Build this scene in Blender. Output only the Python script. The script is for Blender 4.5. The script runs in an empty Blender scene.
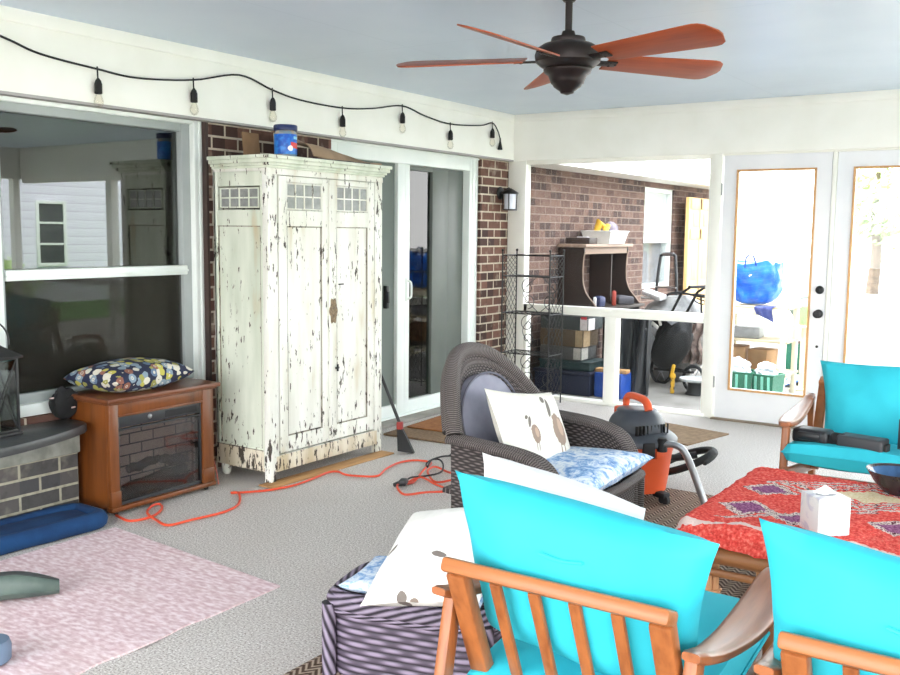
import bpy, bmesh, math, random
from mathutils import Vector as V, Matrix, Euler, noise
random.seed(7)
PI = math.pi
COL = bpy.context.scene.collection
sin, cos, rad = math.sin, math.cos, math.radians

# ---------------------------------------------------------------- materials
def lin(c):
    o = []
    for v in c[:3]:
        v = v/255.0
        o.append(v/12.92 if v <= .04045 else ((v+.055)/1.055)**2.4)
    return (o[0], o[1], o[2], 1.0)

class X:
    """tiny expression wrapper that grows math nodes"""
    def __init__(s, nt, k): s.nt, s.k = nt, k
    def op(s, o, b=None, c=None):
        n = s.nt.nodes.new('ShaderNodeMath'); n.operation = o
        for i, q in enumerate((s, b, c)):
            if q is None: continue
            k = q.k if isinstance(q, X) else q
            if isinstance(k, (int, float)): n.inputs[i].default_value = k
            else: s.nt.links.new(k, n.inputs[i])
        return X(s.nt, n.outputs[0])
    def __add__(s, b): return s.op('ADD', b)
    __radd__ = __add__
    def __sub__(s, b): return s.op('SUBTRACT', b)
    def __rsub__(s, b): return X(s.nt, b).op('SUBTRACT', s)
    def __mul__(s, b): return s.op('MULTIPLY', b)
    __rmul__ = __mul__
    def __truediv__(s, b): return s.op('DIVIDE', b)
    def __lt__(s, b): return s.op('LESS_THAN', b)
    def __gt__(s, b): return s.op('GREATER_THAN', b)
    def abs(s): return s.op('ABSOLUTE')
    def floor(s): return s.op('FLOOR')
    def fract(s): return s.op('FRACT')
    def sin(s): return s.op('SINE')
    def sqrt(s): return s.op('SQRT')
    def mod(s, b): return s.op('FLOORED_MODULO', b)
    def max(s, b): return s.op('MAXIMUM', b)
    def min(s, b): return s.op('MINIMUM', b)
    def clamp(s): return s.op('MAXIMUM', 0.0).op('MINIMUM', 1.0)

class Mat:
    def __init__(s, name, rough=.5, metal=0, spec=.5):
        s.m = bpy.data.materials.new(name); s.m.use_nodes = True
        s.nt = s.m.node_tree; s.b = s.nt.nodes['Principled BSDF']
        s.b.inputs['Roughness'].default_value = rough; s.b.inputs['Metallic'].default_value = metal
        s.b.inputs['Specular IOR Level'].default_value = spec
        s.tc = s.nt.nodes.new('ShaderNodeTexCoord')
    def xyz(s, out='Object'):
        n = s.nt.nodes.new('ShaderNodeSeparateXYZ'); s.nt.links.new(s.tc.outputs[out], n.inputs[0])
        return [X(s.nt, n.outputs[i]) for i in range(3)]
    def vec(s, a, b, c):
        n = s.nt.nodes.new('ShaderNodeCombineXYZ')
        for i, q in enumerate((a, b, c)):
            if isinstance(q, X): s.nt.links.new(q.k, n.inputs[i])
            else: n.inputs[i].default_value = q
        return n.outputs[0]
    def map(s, sc=(1,1,1), out='Object', rot=(0,0,0)):
        n = s.nt.nodes.new('ShaderNodeMapping'); n.inputs['Scale'].default_value = sc; n.inputs['Rotation'].default_value = rot
        s.nt.links.new(s.tc.outputs[out], n.inputs[0]); return n.outputs[0]
    def noise(s, scale=5, detail=3, v=None, rough=.5, dist=0):
        n = s.nt.nodes.new('ShaderNodeTexNoise'); n.inputs['Scale'].default_value = scale; n.inputs['Detail'].default_value = detail
        n.inputs['Roughness'].default_value = rough; n.inputs['Distortion'].default_value = dist
        s.nt.links.new(v if v is not None else s.tc.outputs['Object'], n.inputs['Vector']); return X(s.nt, n.outputs[0])
    def voro(s, scale=5, v=None, feat='F1', out=0):
        n = s.nt.nodes.new('ShaderNodeTexVoronoi'); n.feature = feat; n.inputs['Scale'].default_value = scale
        s.nt.links.new(v if v is not None else s.tc.outputs['Object'], n.inputs['Vector']); return n.outputs[out]
    def ramp(s, f, stops, const=False):
        n = s.nt.nodes.new('ShaderNodeValToRGB'); s.nt.links.new(f.k, n.inputs[0])
        if const: n.color_ramp.interpolation = 'CONSTANT'
        e = n.color_ramp.elements
        while len(e) < len(stops): e.new(.5)
        for i, (p, c) in enumerate(stops): e[i].position = p; e[i].color = lin(c)
        return n.outputs[0]
    def mix(s, f, a, b):
        n = s.nt.nodes.new('ShaderNodeMix'); n.data_type = 'RGBA'
        if isinstance(f, X): s.nt.links.new(f.k, n.inputs[0])
        else: n.inputs[0].default_value = f
        for q, i in ((a, 6), (b, 7)):
            if isinstance(q, tuple): n.inputs[i].default_value = lin(q)
            else: s.nt.links.new(q, n.inputs[i])
        return n.outputs[2]
    def color(s, c):
        if isinstance(c, tuple): s.b.inputs['Base Color'].default_value = lin(c)
        else: s.nt.links.new(c, s.b.inputs['Base Color'])
        return s
    def bump(s, h, strength=.3, dist=.01):
        n = s.nt.nodes.new('ShaderNodeBump'); n.inputs['Strength'].default_value = strength; n.inputs['Distance'].default_value = dist
        s.nt.links.new(h.k, n.inputs['Height']); s.nt.links.new(n.outputs[0], s.b.inputs['Normal']); return s
    def set(s, k, v): s.b.inputs[k].default_value = v; return s

def plain(name, c, c2=None, scale=6, rough=.5, metal=0, bump=0, bscale=60, stretch=(1,1,1), spec=.5, lo=.35, hi=.65):
    m = Mat(name, rough, metal, spec)
    if c2 is None: c2 = tuple(max(0, int(v*.9)) for v in c)
    n = m.noise(scale, 4, m.map(stretch))
    m.color(m.ramp(n, [(lo, c), (hi, c2)]))
    if bump: m.bump(m.noise(bscale, 3, m.map(stretch)), bump, .004)
    return m.m

def wood(name, c, c2, axis=0, rough=.4, freq=14):
    m = Mat(name, rough); st = [freq, freq, freq]; st[axis] = freq*.07
    n = m.noise(1, 5, m.map(tuple(st)), .6, 1.2); k = m.noise(1, 2, m.map(tuple(q*5 for q in st)))
    f = n*.7 + k*.3
    m.color(m.ramp(f, [(.33, c2), (.5, c), (.7, tuple(min(255, int(v*1.12)) for v in c))])); m.bump(f, .1, .002)
    return m.m

def brick(name, ax, c1, c2, mortar, msize=.011, bw=.205, rh=.073, dark=(60, 48, 46)):
    m = Mat(name, .9, spec=.2); x, y, z = m.xyz()
    v = m.vec(x if ax == 'x' else y, z, 0.0)
    n = m.nt.nodes.new('ShaderNodeTexBrick'); m.nt.links.new(v, n.inputs['Vector'])
    n.inputs['Scale'].default_value = 1; n.inputs['Mortar Size'].default_value = msize*.5; n.inputs['Brick Width'].default_value = bw
    n.inputs['Row Height'].default_value = rh; n.inputs['Mortar Smooth'].default_value = .15; n.inputs['Bias'].default_value = 0
    n.inputs['Color1'].default_value = lin(c1); n.inputs['Color2'].default_value = lin(c2); n.inputs['Mortar'].default_value = lin(mortar)
    nz = m.noise(26, 4)
    # a brick here and there is much darker
    row = (z/rh).floor(); col = ((x if ax == 'x' else y)/bw + row.mod(2.0)*.5).floor()
    h = ((col*12.9898 + row*78.233).sin()*43758.5453).fract()
    mort = X(m.nt, n.outputs['Fac'])
    dk = (h > .74)*(1 - mort)*.75
    c = m.mix(dk, n.outputs['Color'], dark)
    c = m.mix(((nz - .5)*1.6).clamp(), c, tuple(int(q*.55) for q in c1))
    c = m.mix(((m.noise(9, 3) - .58)*2.2).clamp(), c, mortar)
    m.color(c); m.bump((1 - mort)*.8 + nz*.25, .6, .012)
    return m.m

def chippy(name, base=(236, 236, 224), base2=(214, 216, 198), amount=.60):
    m = Mat(name, .65, spec=.3); x, y, z = m.xyz()
    n1 = m.noise(1, 5, m.map((46, 46, 13)), .62); n2 = m.noise(1, 3, m.map((5, 5, 2.2)), .5)
    low = ((.34 - z)/.30).clamp()*.055
    f = n1 + (n2 - .5)*.35 + low
    chip = (f > amount + .055)
    tint = m.ramp(m.noise(1, 4, m.map((9, 9, 1.6))), [(.35, base), (.6, base2), (.78, (196, 178, 140))])
    edge = ((f - amount - .02)*26).clamp()*.45
    c = m.mix(edge, tint, (150, 128, 98)); c = m.mix(chip*.92, c, (48, 40, 36))
    m.color(c); m.bump(f, .35, .004)
    return m.m

def wicker(name, dark, light, nu=60, nv=60, rough=.6):
    """weave from the surface's own UV map (metres)"""
    m = Mat(name, rough, spec=.35)
    u, v, _ = m.xyz('UV')
    row = (v*nv).floor(); fv = (v*nv).fract() - .5
    strand = (.25 - fv*fv)*4
    over = (u*nu*PI + row*PI).sin()
    h = strand*(.70 + over*.30)
    tone = m.noise(1, 2, m.map((8, 8, 8)))
    c = m.ramp(h + (tone - .5)*.35, [(.05, tuple(int(q*.5) for q in dark)), (.45, dark), (.95, light)])
    m.color(c); m.bump(h, .6, .005)
    return m.m

def rope(name, dark, light, n=90, tw=3):
    m = Mat(name, .6, spec=.35); u, v, _ = m.xyz('UV')
    h = ((v*n + u*tw)*PI).sin().abs()
    m.color(m.ramp(h, [(.05, tuple(int(q*.55) for q in dark)), (.45, dark), (.95, light)])); m.bump(h, .8, .006)
    return m.m

def glassy(name, tint=(200, 205, 200), trans=.75, boost=1.6, rough=.0, ior=1.5):
    m = bpy.data.materials.new(name); m.use_nodes = True; nt = m.node_tree; nt.nodes.clear()
    o = nt.nodes.new('ShaderNodeOutputMaterial'); t = nt.nodes.new('ShaderNodeBsdfTransparent'); g = nt.nodes.new('ShaderNodeBsdfGlossy')
    g.inputs['Roughness'].default_value = rough; l = lin(tint); t.inputs[0].default_value = (l[0]*trans, l[1]*trans, l[2]*trans, 1)
    f = nt.nodes.new('ShaderNodeFresnel'); f.inputs[0].default_value = ior
    mu = nt.nodes.new('ShaderNodeMath'); mu.operation = 'MULTIPLY'; mu.inputs[1].default_value = boost; mu.use_clamp = True
    mx = nt.nodes.new('ShaderNodeMixShader'); nt.links.new(f.outputs[0], mu.inputs[0]); nt.links.new(mu.outputs[0], mx.inputs[0])
    nt.links.new(t.outputs[0], mx.inputs[1]); nt.links.new(g.outputs[0], mx.inputs[2]); nt.links.new(mx.outputs[0], o.inputs[0])
    return m

def meshy(name, c, cover=.3):
    """fine insect screen: part see-through, part thread"""
    m = bpy.data.materials.new(name); m.use_nodes = True; nt = m.node_tree; nt.nodes.clear()
    o = nt.nodes.new('ShaderNodeOutputMaterial'); t = nt.nodes.new('ShaderNodeBsdfTransparent'); g = nt.nodes.new('ShaderNodeBsdfDiffuse')
    g.inputs[0].default_value = lin(c); mx = nt.nodes.new('ShaderNodeMixShader'); mx.inputs[0].default_value = cover
    nt.links.new(t.outputs[0], mx.inputs[1]); nt.links.new(g.outputs[0], mx.inputs[2]); nt.links.new(mx.outputs[0], o.inputs[0])
    return m

# ---------------------------------------------------------------- mesh builder
class MB:
    def __init__(s):
        s.bm = bmesh.new(); s.uv = s.bm.loops.layers.uv.new('UVMap')
    def merge(s, t, mat=None):
        if mat is not None: bmesh.ops.transform(t, matrix=mat, verts=t.verts)
        me = bpy.data.meshes.new('tmp'); t.to_mesh(me); t.free(); s.bm.from_mesh(me); bpy.data.meshes.remove(me); return s
    def box(s, c, d, rot=(0,0,0), bev=0, seg=2):
        t = bmesh.new(); t.loops.layers.uv.new('UVMap'); bmesh.ops.create_cube(t, size=1)
        bmesh.ops.scale(t, vec=V(d), verts=t.verts)
        if bev: bmesh.ops.bevel(t, geom=list(t.edges), offset=min(bev, min(d)*.49), segments=seg, affect='EDGES', profile=.5)
        return s.merge(t, Matrix.Translation(V(c)) @ Euler(rot).to_matrix().to_4x4())
    def span(s, a, b, bev=0):
        a, b = V(a), V(b); return s.box((a+b)/2, [abs(q) for q in (b-a)], bev=bev)
    def bar(s, p, q, w, h, bev=0, up=(0,0,1)):
        p, q = V(p), V(q); d = q-p; z = d.normalized(); u = V(up)
        if abs(z.dot(u)) > .98: u = V((0,1,0))
        x = u.cross(z).normalized(); y = z.cross(x)
        t = bmesh.new(); t.loops.layers.uv.new('UVMap'); bmesh.ops.create_cube(t, size=1); bmesh.ops.scale(t, vec=(w, h, d.length), verts=t.verts)
        if bev: bmesh.ops.bevel(t, geom=list(t.edges), offset=min(bev, min(w, h)*.49), segments=2, affect='EDGES', profile=.5)
        m = Matrix((x, y, z)).transposed().to_4x4(); m.translation = (p+q)/2
        return s.merge(t, m)
    def tube(s, pts, r, seg=8, closed=False, flat=1.0, cap=True):
        pts = [V(p) for p in pts]; n = len(pts); rr = r if isinstance(r, (list, tuple)) else [r]*n
        T = []
        for i in range(n):
            a = pts[(i-1) % n] if (closed or i > 0) else pts[i]; b = pts[(i+1) % n] if (closed or i < n-1) else pts[i]
            T.append((b-a).normalized())
        u = T[0].orthogonal().normalized() if abs(T[0].z) > .9 else V((0,0,1)).cross(T[0]).normalized()
        rings = []; L = 0; Ls = []
        for i in range(n):
            u = (u - T[i]*u.dot(T[i])).normalized(); w = T[i].cross(u)
            rings.append([s.bm.verts.new(pts[i] + (u*cos(2*PI*k/seg) + w*sin(2*PI*k/seg)*flat)*rr[i]) for k in range(seg)])
            if i: L += (pts[i]-pts[i-1]).length
            Ls.append(L)
        for i in range(n if closed else n-1):
            j = (i+1) % n; l1 = Ls[j] if j > i else L + (pts[0]-pts[-1]).length
            for k in range(seg):
                k2 = (k+1) % seg; f = s.bm.faces.new((rings[i][k], rings[i][k2], rings[j][k2], rings[j][k]))
                for lp, q in zip(f.loops, ((k, Ls[i]), (k+1, Ls[i]), (k+1, l1), (k, l1))): lp[s.uv].uv = (q[0]/seg, q[1])
        if cap and not closed:
            s.bm.faces.new(list(reversed(rings[0]))); s.bm.faces.new(rings[-1])
        return s
    def lathe(s, prof, c=(0,0,0), seg=24, sx=1, sy=1, rot=None, caps=True):
        t = bmesh.new(); t.loops.layers.uv.new('UVMap'); rings = []
        for r, z in prof:
            if r < 1e-5: rings.append([t.verts.new((0,0,z))])
            else: rings.append([t.verts.new((r*cos(2*PI*k/seg)*sx, r*sin(2*PI*k/seg)*sy, z)) for k in range(seg)])
        for a, b in zip(rings, rings[1:]):
            for k in range(seg):
                k2 = (k+1) % seg
                if len(a) == 1 and len(b) == 1: continue
                if len(a) == 1: t.faces.new((a[0], b[k2], b[k]))
                elif len(b) == 1: t.faces.new((a[k], a[k2], b[0]))
                else: t.faces.new((a[k], a[k2], b[k2], b[k]))
        for q in (rings[0], rings[-1]):
            if caps and len(q) > 1: t.faces.new(q)
        bmesh.ops.recalc_face_normals(t, faces=t.faces)
        m = Matrix.Translation(V(c))
        if rot: m = m @ Euler(rot).to_matrix().to_4x4()
        return s.merge(t, m)
    def prism(s, pts, h, mat=None, bev=0):
        """polygon in local xy extruded 0..h in z"""
        t = bmesh.new(); t.loops.layers.uv.new('UVMap')
        a = [t.verts.new((p[0], p[1], 0)) for p in pts]; b = [t.verts.new((p[0], p[1], h)) for p in pts]; n = len(pts)
        fs = [t.faces.new(list(reversed(a))), t.faces.new(b)]
        for i in range(n): t.faces.new((a[i], a[(i+1) % n], b[(i+1) % n], b[i]))
        bmesh.ops.recalc_face_normals(t, faces=t.faces)
        if bev: bmesh.ops.bevel(t, geom=[e for f in fs if f.is_valid for e in f.edges], offset=bev, segments=2, affect='EDGES', profile=.5)
        return s.merge(t, mat)
    def grid(s, fn, nu, nv, su=1, sv=1, closeu=False):
        g = [[s.bm.verts.new(V(fn(i/nu, j/nv))) for i in range(nu if closeu else nu+1)] for j in range(nv+1)]
        for j in range(nv):
            for i in range(nu):
                i2 = (i+1) % nu if closeu else i+1
                try: f = s.bm.faces.new((g[j][i], g[j][i2], g[j+1][i2], g[j+1][i]))
                except ValueError: continue
                for lp, q in zip(f.loops, ((i, j), (i+1, j), (i+1, j+1), (i, j+1))): lp[s.uv].uv = (q[0]/nu*su, q[1]/nv*sv)
        return s
    def pillow(s, w, h, t, n=22, c=.10, p=.42, wr=.006, seed=0, mat=None, tp=0):
        """soft cushion in local xz plane, thickness along y"""
        q = MB()
        def side(sg):
            def fn(a, b):
                u, v = 2*a-1, 2*b-1
                x = w/2*u*(1 - c*(1-v*v)*abs(u)**2)*(1 + tp*v); z = h/2*v*(1 - c*(1-u*u)*abs(v)**2)
                e = max(0, (1-u*u))*max(0, (1-v*v)); th = t/2*e**p
                k = noise.noise(V((x*9+seed, z*9, sg*3)))*wr*min(1, e*6)
                return (x, sg*(th + k), z)
            return fn
        q.grid(side(1), n, n, w, h); q.grid(side(-1), n, n, w, h)
        bmesh.ops.remove_doubles(q.bm, verts=q.bm.verts, dist=1e-4); bmesh.ops.recalc_face_normals(q.bm, faces=q.bm.faces)
        return s.merge(q.bm, mat)
    def solidify(s, t):
        bmesh.ops.recalc_face_normals(s.bm, faces=s.bm.faces); bmesh.ops.solidify(s.bm, geom=list(s.bm.faces), thickness=t); return s
    def xf(s, m): bmesh.ops.transform(s.bm, matrix=m, verts=s.bm.verts); return s
    def build(s, name, mat, parent=None, smooth=True, ang=40, loc=None, rot=None, sub=0):
        me = bpy.data.meshes.new(name); bmesh.ops.recalc_face_normals(s.bm, faces=s.bm.faces) if False else None
        s.bm.to_mesh(me); s.bm.free()
        if smooth:
            me.polygons.foreach_set('use_smooth', [True]*len(me.polygons)); me.set_sharp_from_angle(angle=rad(ang))
        o = bpy.data.objects.new(name, me); COL.objects.link(o); me.materials.append(mat)
        if parent: o.parent = parent
        if loc: o.location = loc
        if rot: o.rotation_euler = rot
        if sub:
            md = o.modifiers.new('sub', 'SUBSURF'); md.levels = sub; md.render_levels = sub
        return o

def thing(name, label, cat, loc=(0,0,0), rz=0, group=None, rot=None):
    o = bpy.data.objects.new(name, None); COL.objects.link(o); o.location = loc; o.rotation_euler = rot or (0, 0, rz)
    o.empty_display_size = .05
    return tag(o, label, cat, group)
def tag(o, label, cat, group=None):
    o['label'] = label; o['category'] = cat
    if group: o['group'] = group
    return o
def struct(o, parent=None):
    o['kind'] = 'structure'
    if parent: o.parent = parent
    return o
def dup(root, loc, rz, label, group=None):
    r = root.copy(); COL.objects.link(r); r.location = loc; r.rotation_euler = (0, 0, rz); r['label'] = label
    if group: r['group'] = group
    for ch in list(root.children):
        c = ch.copy(); COL.objects.link(c); c.parent = r
        for g in list(ch.children):
            d = g.copy(); COL.objects.link(d); d.parent = c
    return r
def smoothpath(pts, n=8):
    """Catmull-Rom through points"""
    P = [V(p) for p in pts]; out = []
    for i in range(len(P)-1):
        a, b, c, d = P[max(i-1, 0)], P[i], P[i+1], P[min(i+2, len(P)-1)]
        for k in range(n):
            t = k/n; out.append(.5*((2*b) + (c-a)*t + (2*a-5*b+4*c-d)*t*t + (3*b-a-3*c+d)*t**3))
    out.append(P[-1]); return out
def arcpts(c, r, a0, a1, n, plane='xz'):
    o = []
    for i in range(n+1):
        a = a0 + (a1-a0)*i/n; x, y = r*cos(a), r*sin(a)
        o.append(V(c) + (V((x, 0, y)) if plane == 'xz' else V((x, y, 0)) if plane == 'xy' else V((0, x, y))))
    return o
# ---------------------------------------------------------------- palette
white = plain('white_paint', (250, 249, 240), (244, 243, 232), 3, .45)
vinyl = plain('white_vinyl', (238, 243, 238), (228, 235, 230), 3, .35)
vinyl_grey = plain('grey_vinyl_sash', (168, 174, 172), (156, 163, 161), 3, .4)
sash_dark = plain('grey_green_sash', (104, 110, 104), (94, 100, 95), 3, .45)
door_paint = plain('door_paint', (240, 240, 240), (232, 233, 235), 3, .4)
black = plain('black_metal', (24, 24, 25), (34, 34, 35), 8, .45)
black_plastic = plain('black_plastic', (32, 33, 36), (42, 43, 46), 8, .45)
rubber = plain('rubber', (22, 22, 23), (30, 30, 31), 8, .7)
chrome = plain('steel', (190, 192, 195), (170, 172, 176), 8, .28, 1)
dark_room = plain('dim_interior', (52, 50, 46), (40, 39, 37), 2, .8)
pane = glassy('window_glass', (190, 195, 190), .85, 2.3)
clear = glassy('door_glass', (250, 252, 252), .99, .8)
screen = meshy('insect_screen', (60, 62, 62), .16)
dense_screen = meshy('dense_door_screen', (128, 136, 130), .80)
brick_wall = brick('house_brick', 'y', (120, 88, 76), (92, 68, 60), (196, 184, 164), .014)
brick_out = brick('weathered_brick', 'y', (122, 98, 88), (96, 76, 70), (142, 126, 116), dark=(70, 60, 58))
wood_trim = wood('glazing_bead_wood', (206, 158, 104), (180, 128, 78), 2, .5)

# ceiling, painted pale blue, panel seams
m = Mat('blue_ceiling_paint', .34, spec=.45); x, y, z = m.xyz()
seam = (((x+.2).mod(1.22) - .61).abs() > .606).max(((y+.5).mod(2.44) - 1.22).abs() > 1.216)
m.color(m.mix(seam*.35, m.ramp(m.noise(2, 3), [(.3, (203, 218, 234)), (.7, (210, 224, 239))]), (184, 200, 217))); m.bump(m.noise(90, 2), .03, .002)
ceil_mat = m.m
# floor: exposed aggregate concrete
m = Mat('aggregate_concrete', .75, spec=.3)
n1 = m.noise(1.2, 4); sp = m.noise(125, 3, None, .75); v2 = m.noise(75, 2)
c = m.ramp(sp, [(.34, (112, 102, 96)), (.45, (184, 177, 171)), (.56, (210, 204, 199)), (.68, (246, 243, 240))])
c = m.mix(((n1 - .48)*2.2).clamp()*.6, c, (178, 168, 160)); c = m.mix(((v2 - .5)*3).clamp()*.30, c, (150, 140, 132)); m.color(c); m.bump(sp, .15, .003)
floor_mat = m.m
out_ground = plain('driveway_concrete', (150, 146, 140), (120, 116, 110), 3, .9, bump=.2)

# ---------------------------------------------------------------- the setting
struct(MB().span((-.30, -9.6, -.02), (7.15, .16, 0)).build('floor', floor_mat, smooth=False))
struct(MB().span((-40, -40, -.4), (60, 60, -.02)).build('ground', out_ground, smooth=False))
struct(MB().span((-.30, -8.4, 2.442), (7.3, .16, 2.52)).build('ceiling', ceil_mat, smooth=False))
b = MB()
xa, xb = -.34, -.06
b.span((xa, -9.6, 0), (xb, -4.75, 2.06)); b.span((xa, -4.75, 0), (xb, -3.408, .50))
b.span((xa, -3.408, 0), (xb, -2.33, 2.06)); b.span((xa, -.434, 0), (xb, .16, 2.06));
struct(b.build('wall_left', brick_wall, smooth=False))
b = MB()
b.span((xa, .16, -.02), (xb, 3.10, 2.03)); b.span((xa, 3.10, -.02), (xb, 4.02, .80)); b.span((xa, 4.02, -.02), (xb, 6.0, 2.03)); b.span((xa, 3.10, 1.97), (xb, 4.02, 2.03))
struct(b.build('wall_outside', brick_out, smooth=False))
# dim rooms of the house behind its glass
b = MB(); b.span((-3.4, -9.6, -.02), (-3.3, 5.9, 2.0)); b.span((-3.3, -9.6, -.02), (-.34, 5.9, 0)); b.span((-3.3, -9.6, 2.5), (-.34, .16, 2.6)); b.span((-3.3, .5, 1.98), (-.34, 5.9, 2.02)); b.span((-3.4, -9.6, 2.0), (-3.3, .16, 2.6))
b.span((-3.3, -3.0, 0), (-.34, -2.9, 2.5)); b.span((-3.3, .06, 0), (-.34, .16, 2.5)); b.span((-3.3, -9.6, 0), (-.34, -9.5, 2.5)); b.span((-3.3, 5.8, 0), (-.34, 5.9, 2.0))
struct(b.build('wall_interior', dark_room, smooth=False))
# white header beams under the ceiling
def header(name, a, c, axis, sgn):
    t = MB(); t.span(a, c)
    o = struct(t.build(name, white, smooth=False)); return o
header('trim_1', (-.34, -8.4, 2.05), (0, .0, 2.442), 0, 1)
header('trim_2', (-.34, 0, 2.05), (7.15, .16, 2.442), 1, 1)
header('trim_3', (7.0, -8.4, 2.05), (7.15, 0, 2.442), 0, 1)
header('trim_4', (0, -8.4, 2.15), (7.0, -8.25, 2.442), 1, 1)
struct(MB().span((0, -8.25, 2.378), (.010, -.010, 2.442), .003).build('trim_5', white))
struct(MB().span((.0, -.010, 2.378), (7.0, 0, 2.442), .003).build('trim_6', white))
struct(MB().span((-.06, -8.25, 2.045), (.004, -.004, 2.058)).build('trim_shadow_line', plain('trim_shadow_grey', (176, 172, 168), None, 4, .6)))  # grey strip paints the shadow line along the beam's lower edge
# the open east and south sides
t = MB()
for yy in (-8.32, -5.6, -2.8, -.05): t.span((7.02, yy-.045, 0), (7.12, yy+.045, 2.05))
t.span((7.03, -8.3, .42), (7.11, 0, .47))
struct(t.build('wall_right', white, smooth=False))
t = MB()
for xx in (.05, 3.5, 6.95): t.span((xx-.045, -8.37, 0), (xx+.045, -8.28, 2.15))
struct(t.build('wall_back', white, smooth=False))

# window_1: big double hung window
w = MB(); X0 = -.16
def framebox(t, xf, xbk, y0, y1, z0, z1, wl, wr, wb, wt, bev=.004):
    t.span((xbk, y0, z0), (xf, y0+wl, z1), bev); t.span((xbk, y1-wr, z0), (xf, y1, z1), bev)
    t.span((xbk, y0+wl, z0), (xf, y1-wr, z0+wb), bev); t.span((xbk, y0+wl, z1-wt), (xf, y1-wr, z1), bev)
framebox(w, -.095, -.25, -4.745, -3.424, .50, 2.055, .07, .065, .06, .026)
w.span((-.11, -3.49, .5), (-.088, -3.47, 2.05), .003); w.span((-.11, -3.452, .5), (-.088, -3.440, 2.05), .003)
win = struct(w.build('window_1', vinyl, ang=30))
w = MB(); framebox(w, -.125, -.22, -4.675, -3.489, .56, 2.03, .026, .062, .05, .045)
struct(w.build('sash', vinyl_grey, win, ang=30))
w = MB(); w.span((-.20, -4.65, 1.172), (-.112, -3.53, 1.226), .006); w.span((-.20, -4.65, 1.19), (-.104, -3.53, 1.204), .003)
struct(w.build('meeting_rail', vinyl, win, ang=30))
struct(MB().span((-.172, -4.655, .6), (-.166, -3.545, 1.99)).build('pane', pane, win, smooth=False))
struct(MB().span((-.150, -4.66, .6), (-.149, -3.54, 1.175)).build('half_screen', meshy('window_half_screen', (58, 56, 50), .38), win, smooth=False))
struct(MB().span((-.22, -3.424, .5), (-.0605, -3.406, 2.05)).build('trim_8', plain('brown_jamb', (74, 58, 52), (60, 50, 46), 5, .7), smooth=False))

# door_1: sliding patio door
w = MB()
w.span((-.27, -2.33, 0), (-.085, -2.24, 2.055), .004); w.span((-.27, -.565, 0), (-.085, -.434, 2.055), .004)
w.span((-.27, -2.24, 1.935), (-.085, -.565, 2.055), .004); w.span((-.27, -2.24, 0), (-.085, -.565, .035), .004)
w.span((-.10, -2.33, 2.030), (-.075, -.434, 2.042), .002)
for yy in (-.47, -.52): w.span((-.1, yy-.006, .02), (-.079, yy+.006, 2.03), .002)
d1 = struct(w.build('door_1', vinyl, ang=30))
w = MB(); w.span((-.15, -1.53, .035), (-.10, -1.445, 1.935), .004); w.span((-.16, -1.44, .035), (-.11, -1.365, 1.935), .004)
w.span((-.15, -2.24, .035), (-.105, -1.53, .12), .004); w.span((-.17, -1.365, .035), (-.12, -.60, .125), .004)
struct(w.build('door_sash', vinyl, d1, ang=30))
w = MB(); w.span((-.19, -1.02, .125), (-.14, -.80, 1.935), .003); w.span((-.185, -.80, .125), (-.15, -.565, 1.935), .003); w.span((-.19, -1.365, 1.90), (-.14, -1.02, 1.935), .003)
struct(w.build('inner_stile', sash_dark, d1, ang=30))
struct(MB().span((-.172, -1.37, .12), (-.166, -1.0, 1.91)).build('pane', glassy('patio_glass', (190, 195, 190), .85, 1.35), d1, smooth=False))
struct(MB().span((-.135, -2.245, .115), (-.132, -1.525, 1.94)).build('screen_panel', dense_screen, d1, smooth=False))
w = MB(); w.span((-.13, -1.665, .86), (-.098, -1.635, 1.03), .005); w.bar((-.095, -1.65, .90), (-.095, -1.65, .99), .014, .02, .004)
struct(w.build('screen_handle', black, d1))
w = MB(); w.span((-.115, -1.415, .90), (-.10, -1.385, 1.08), .004); w.tube(smoothpath([(-.10, -1.40, .92), (-.07, -1.40, .935), (-.065, -1.40, .98), (-.07, -1.40, 1.045), (-.10, -1.40, 1.06)], 4), .008)
struct(w.build('door_handle', vinyl, d1))
struct(MB().span((-.30, -2.36, 0), (.03, -.40, .022), .004).build('trim_9', plain('sill_concrete', (158, 154, 146), (136, 132, 124), 8, .8)))

# window_2: the screened wall beside the doors
w = MB()
w.span((-.06, .02, 0), (.115, .11, 2.06), .004); w.span((.115, .02, .0), (.15, .10, .815), .003)
w.span((1.735, .02, -.02), (1.832, .11, 2.06), .004); w.span((1.77, .012, -.0), (1.832, .02, 2.05), .002)
w.span((.115, .02, .742), (1.735, .10, .815), .004); w.span((.895, .015, .02), (1.002, .105, .742), .004)
w.span((-.06, .015, -.02), (1.85, .11, .028), .004); w.span((.115, .03, 2.018), (1.735, .10, 2.06), .003)
sc = struct(w.build('window_2', white, ang=30))
struct(MB().span((.11, .058, .81), (1.74, .060, 2.03)).build('screen_mesh', screen, sc, smooth=False))
struct(MB().span((.15, .058, .025), (.897, .060, .745)).build('screen_mesh', screen, sc, smooth=False))
struct(MB().span((1.0, .058, .025), (1.74, .060, .745)).build('screen_mesh', screen, sc, smooth=False))

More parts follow.
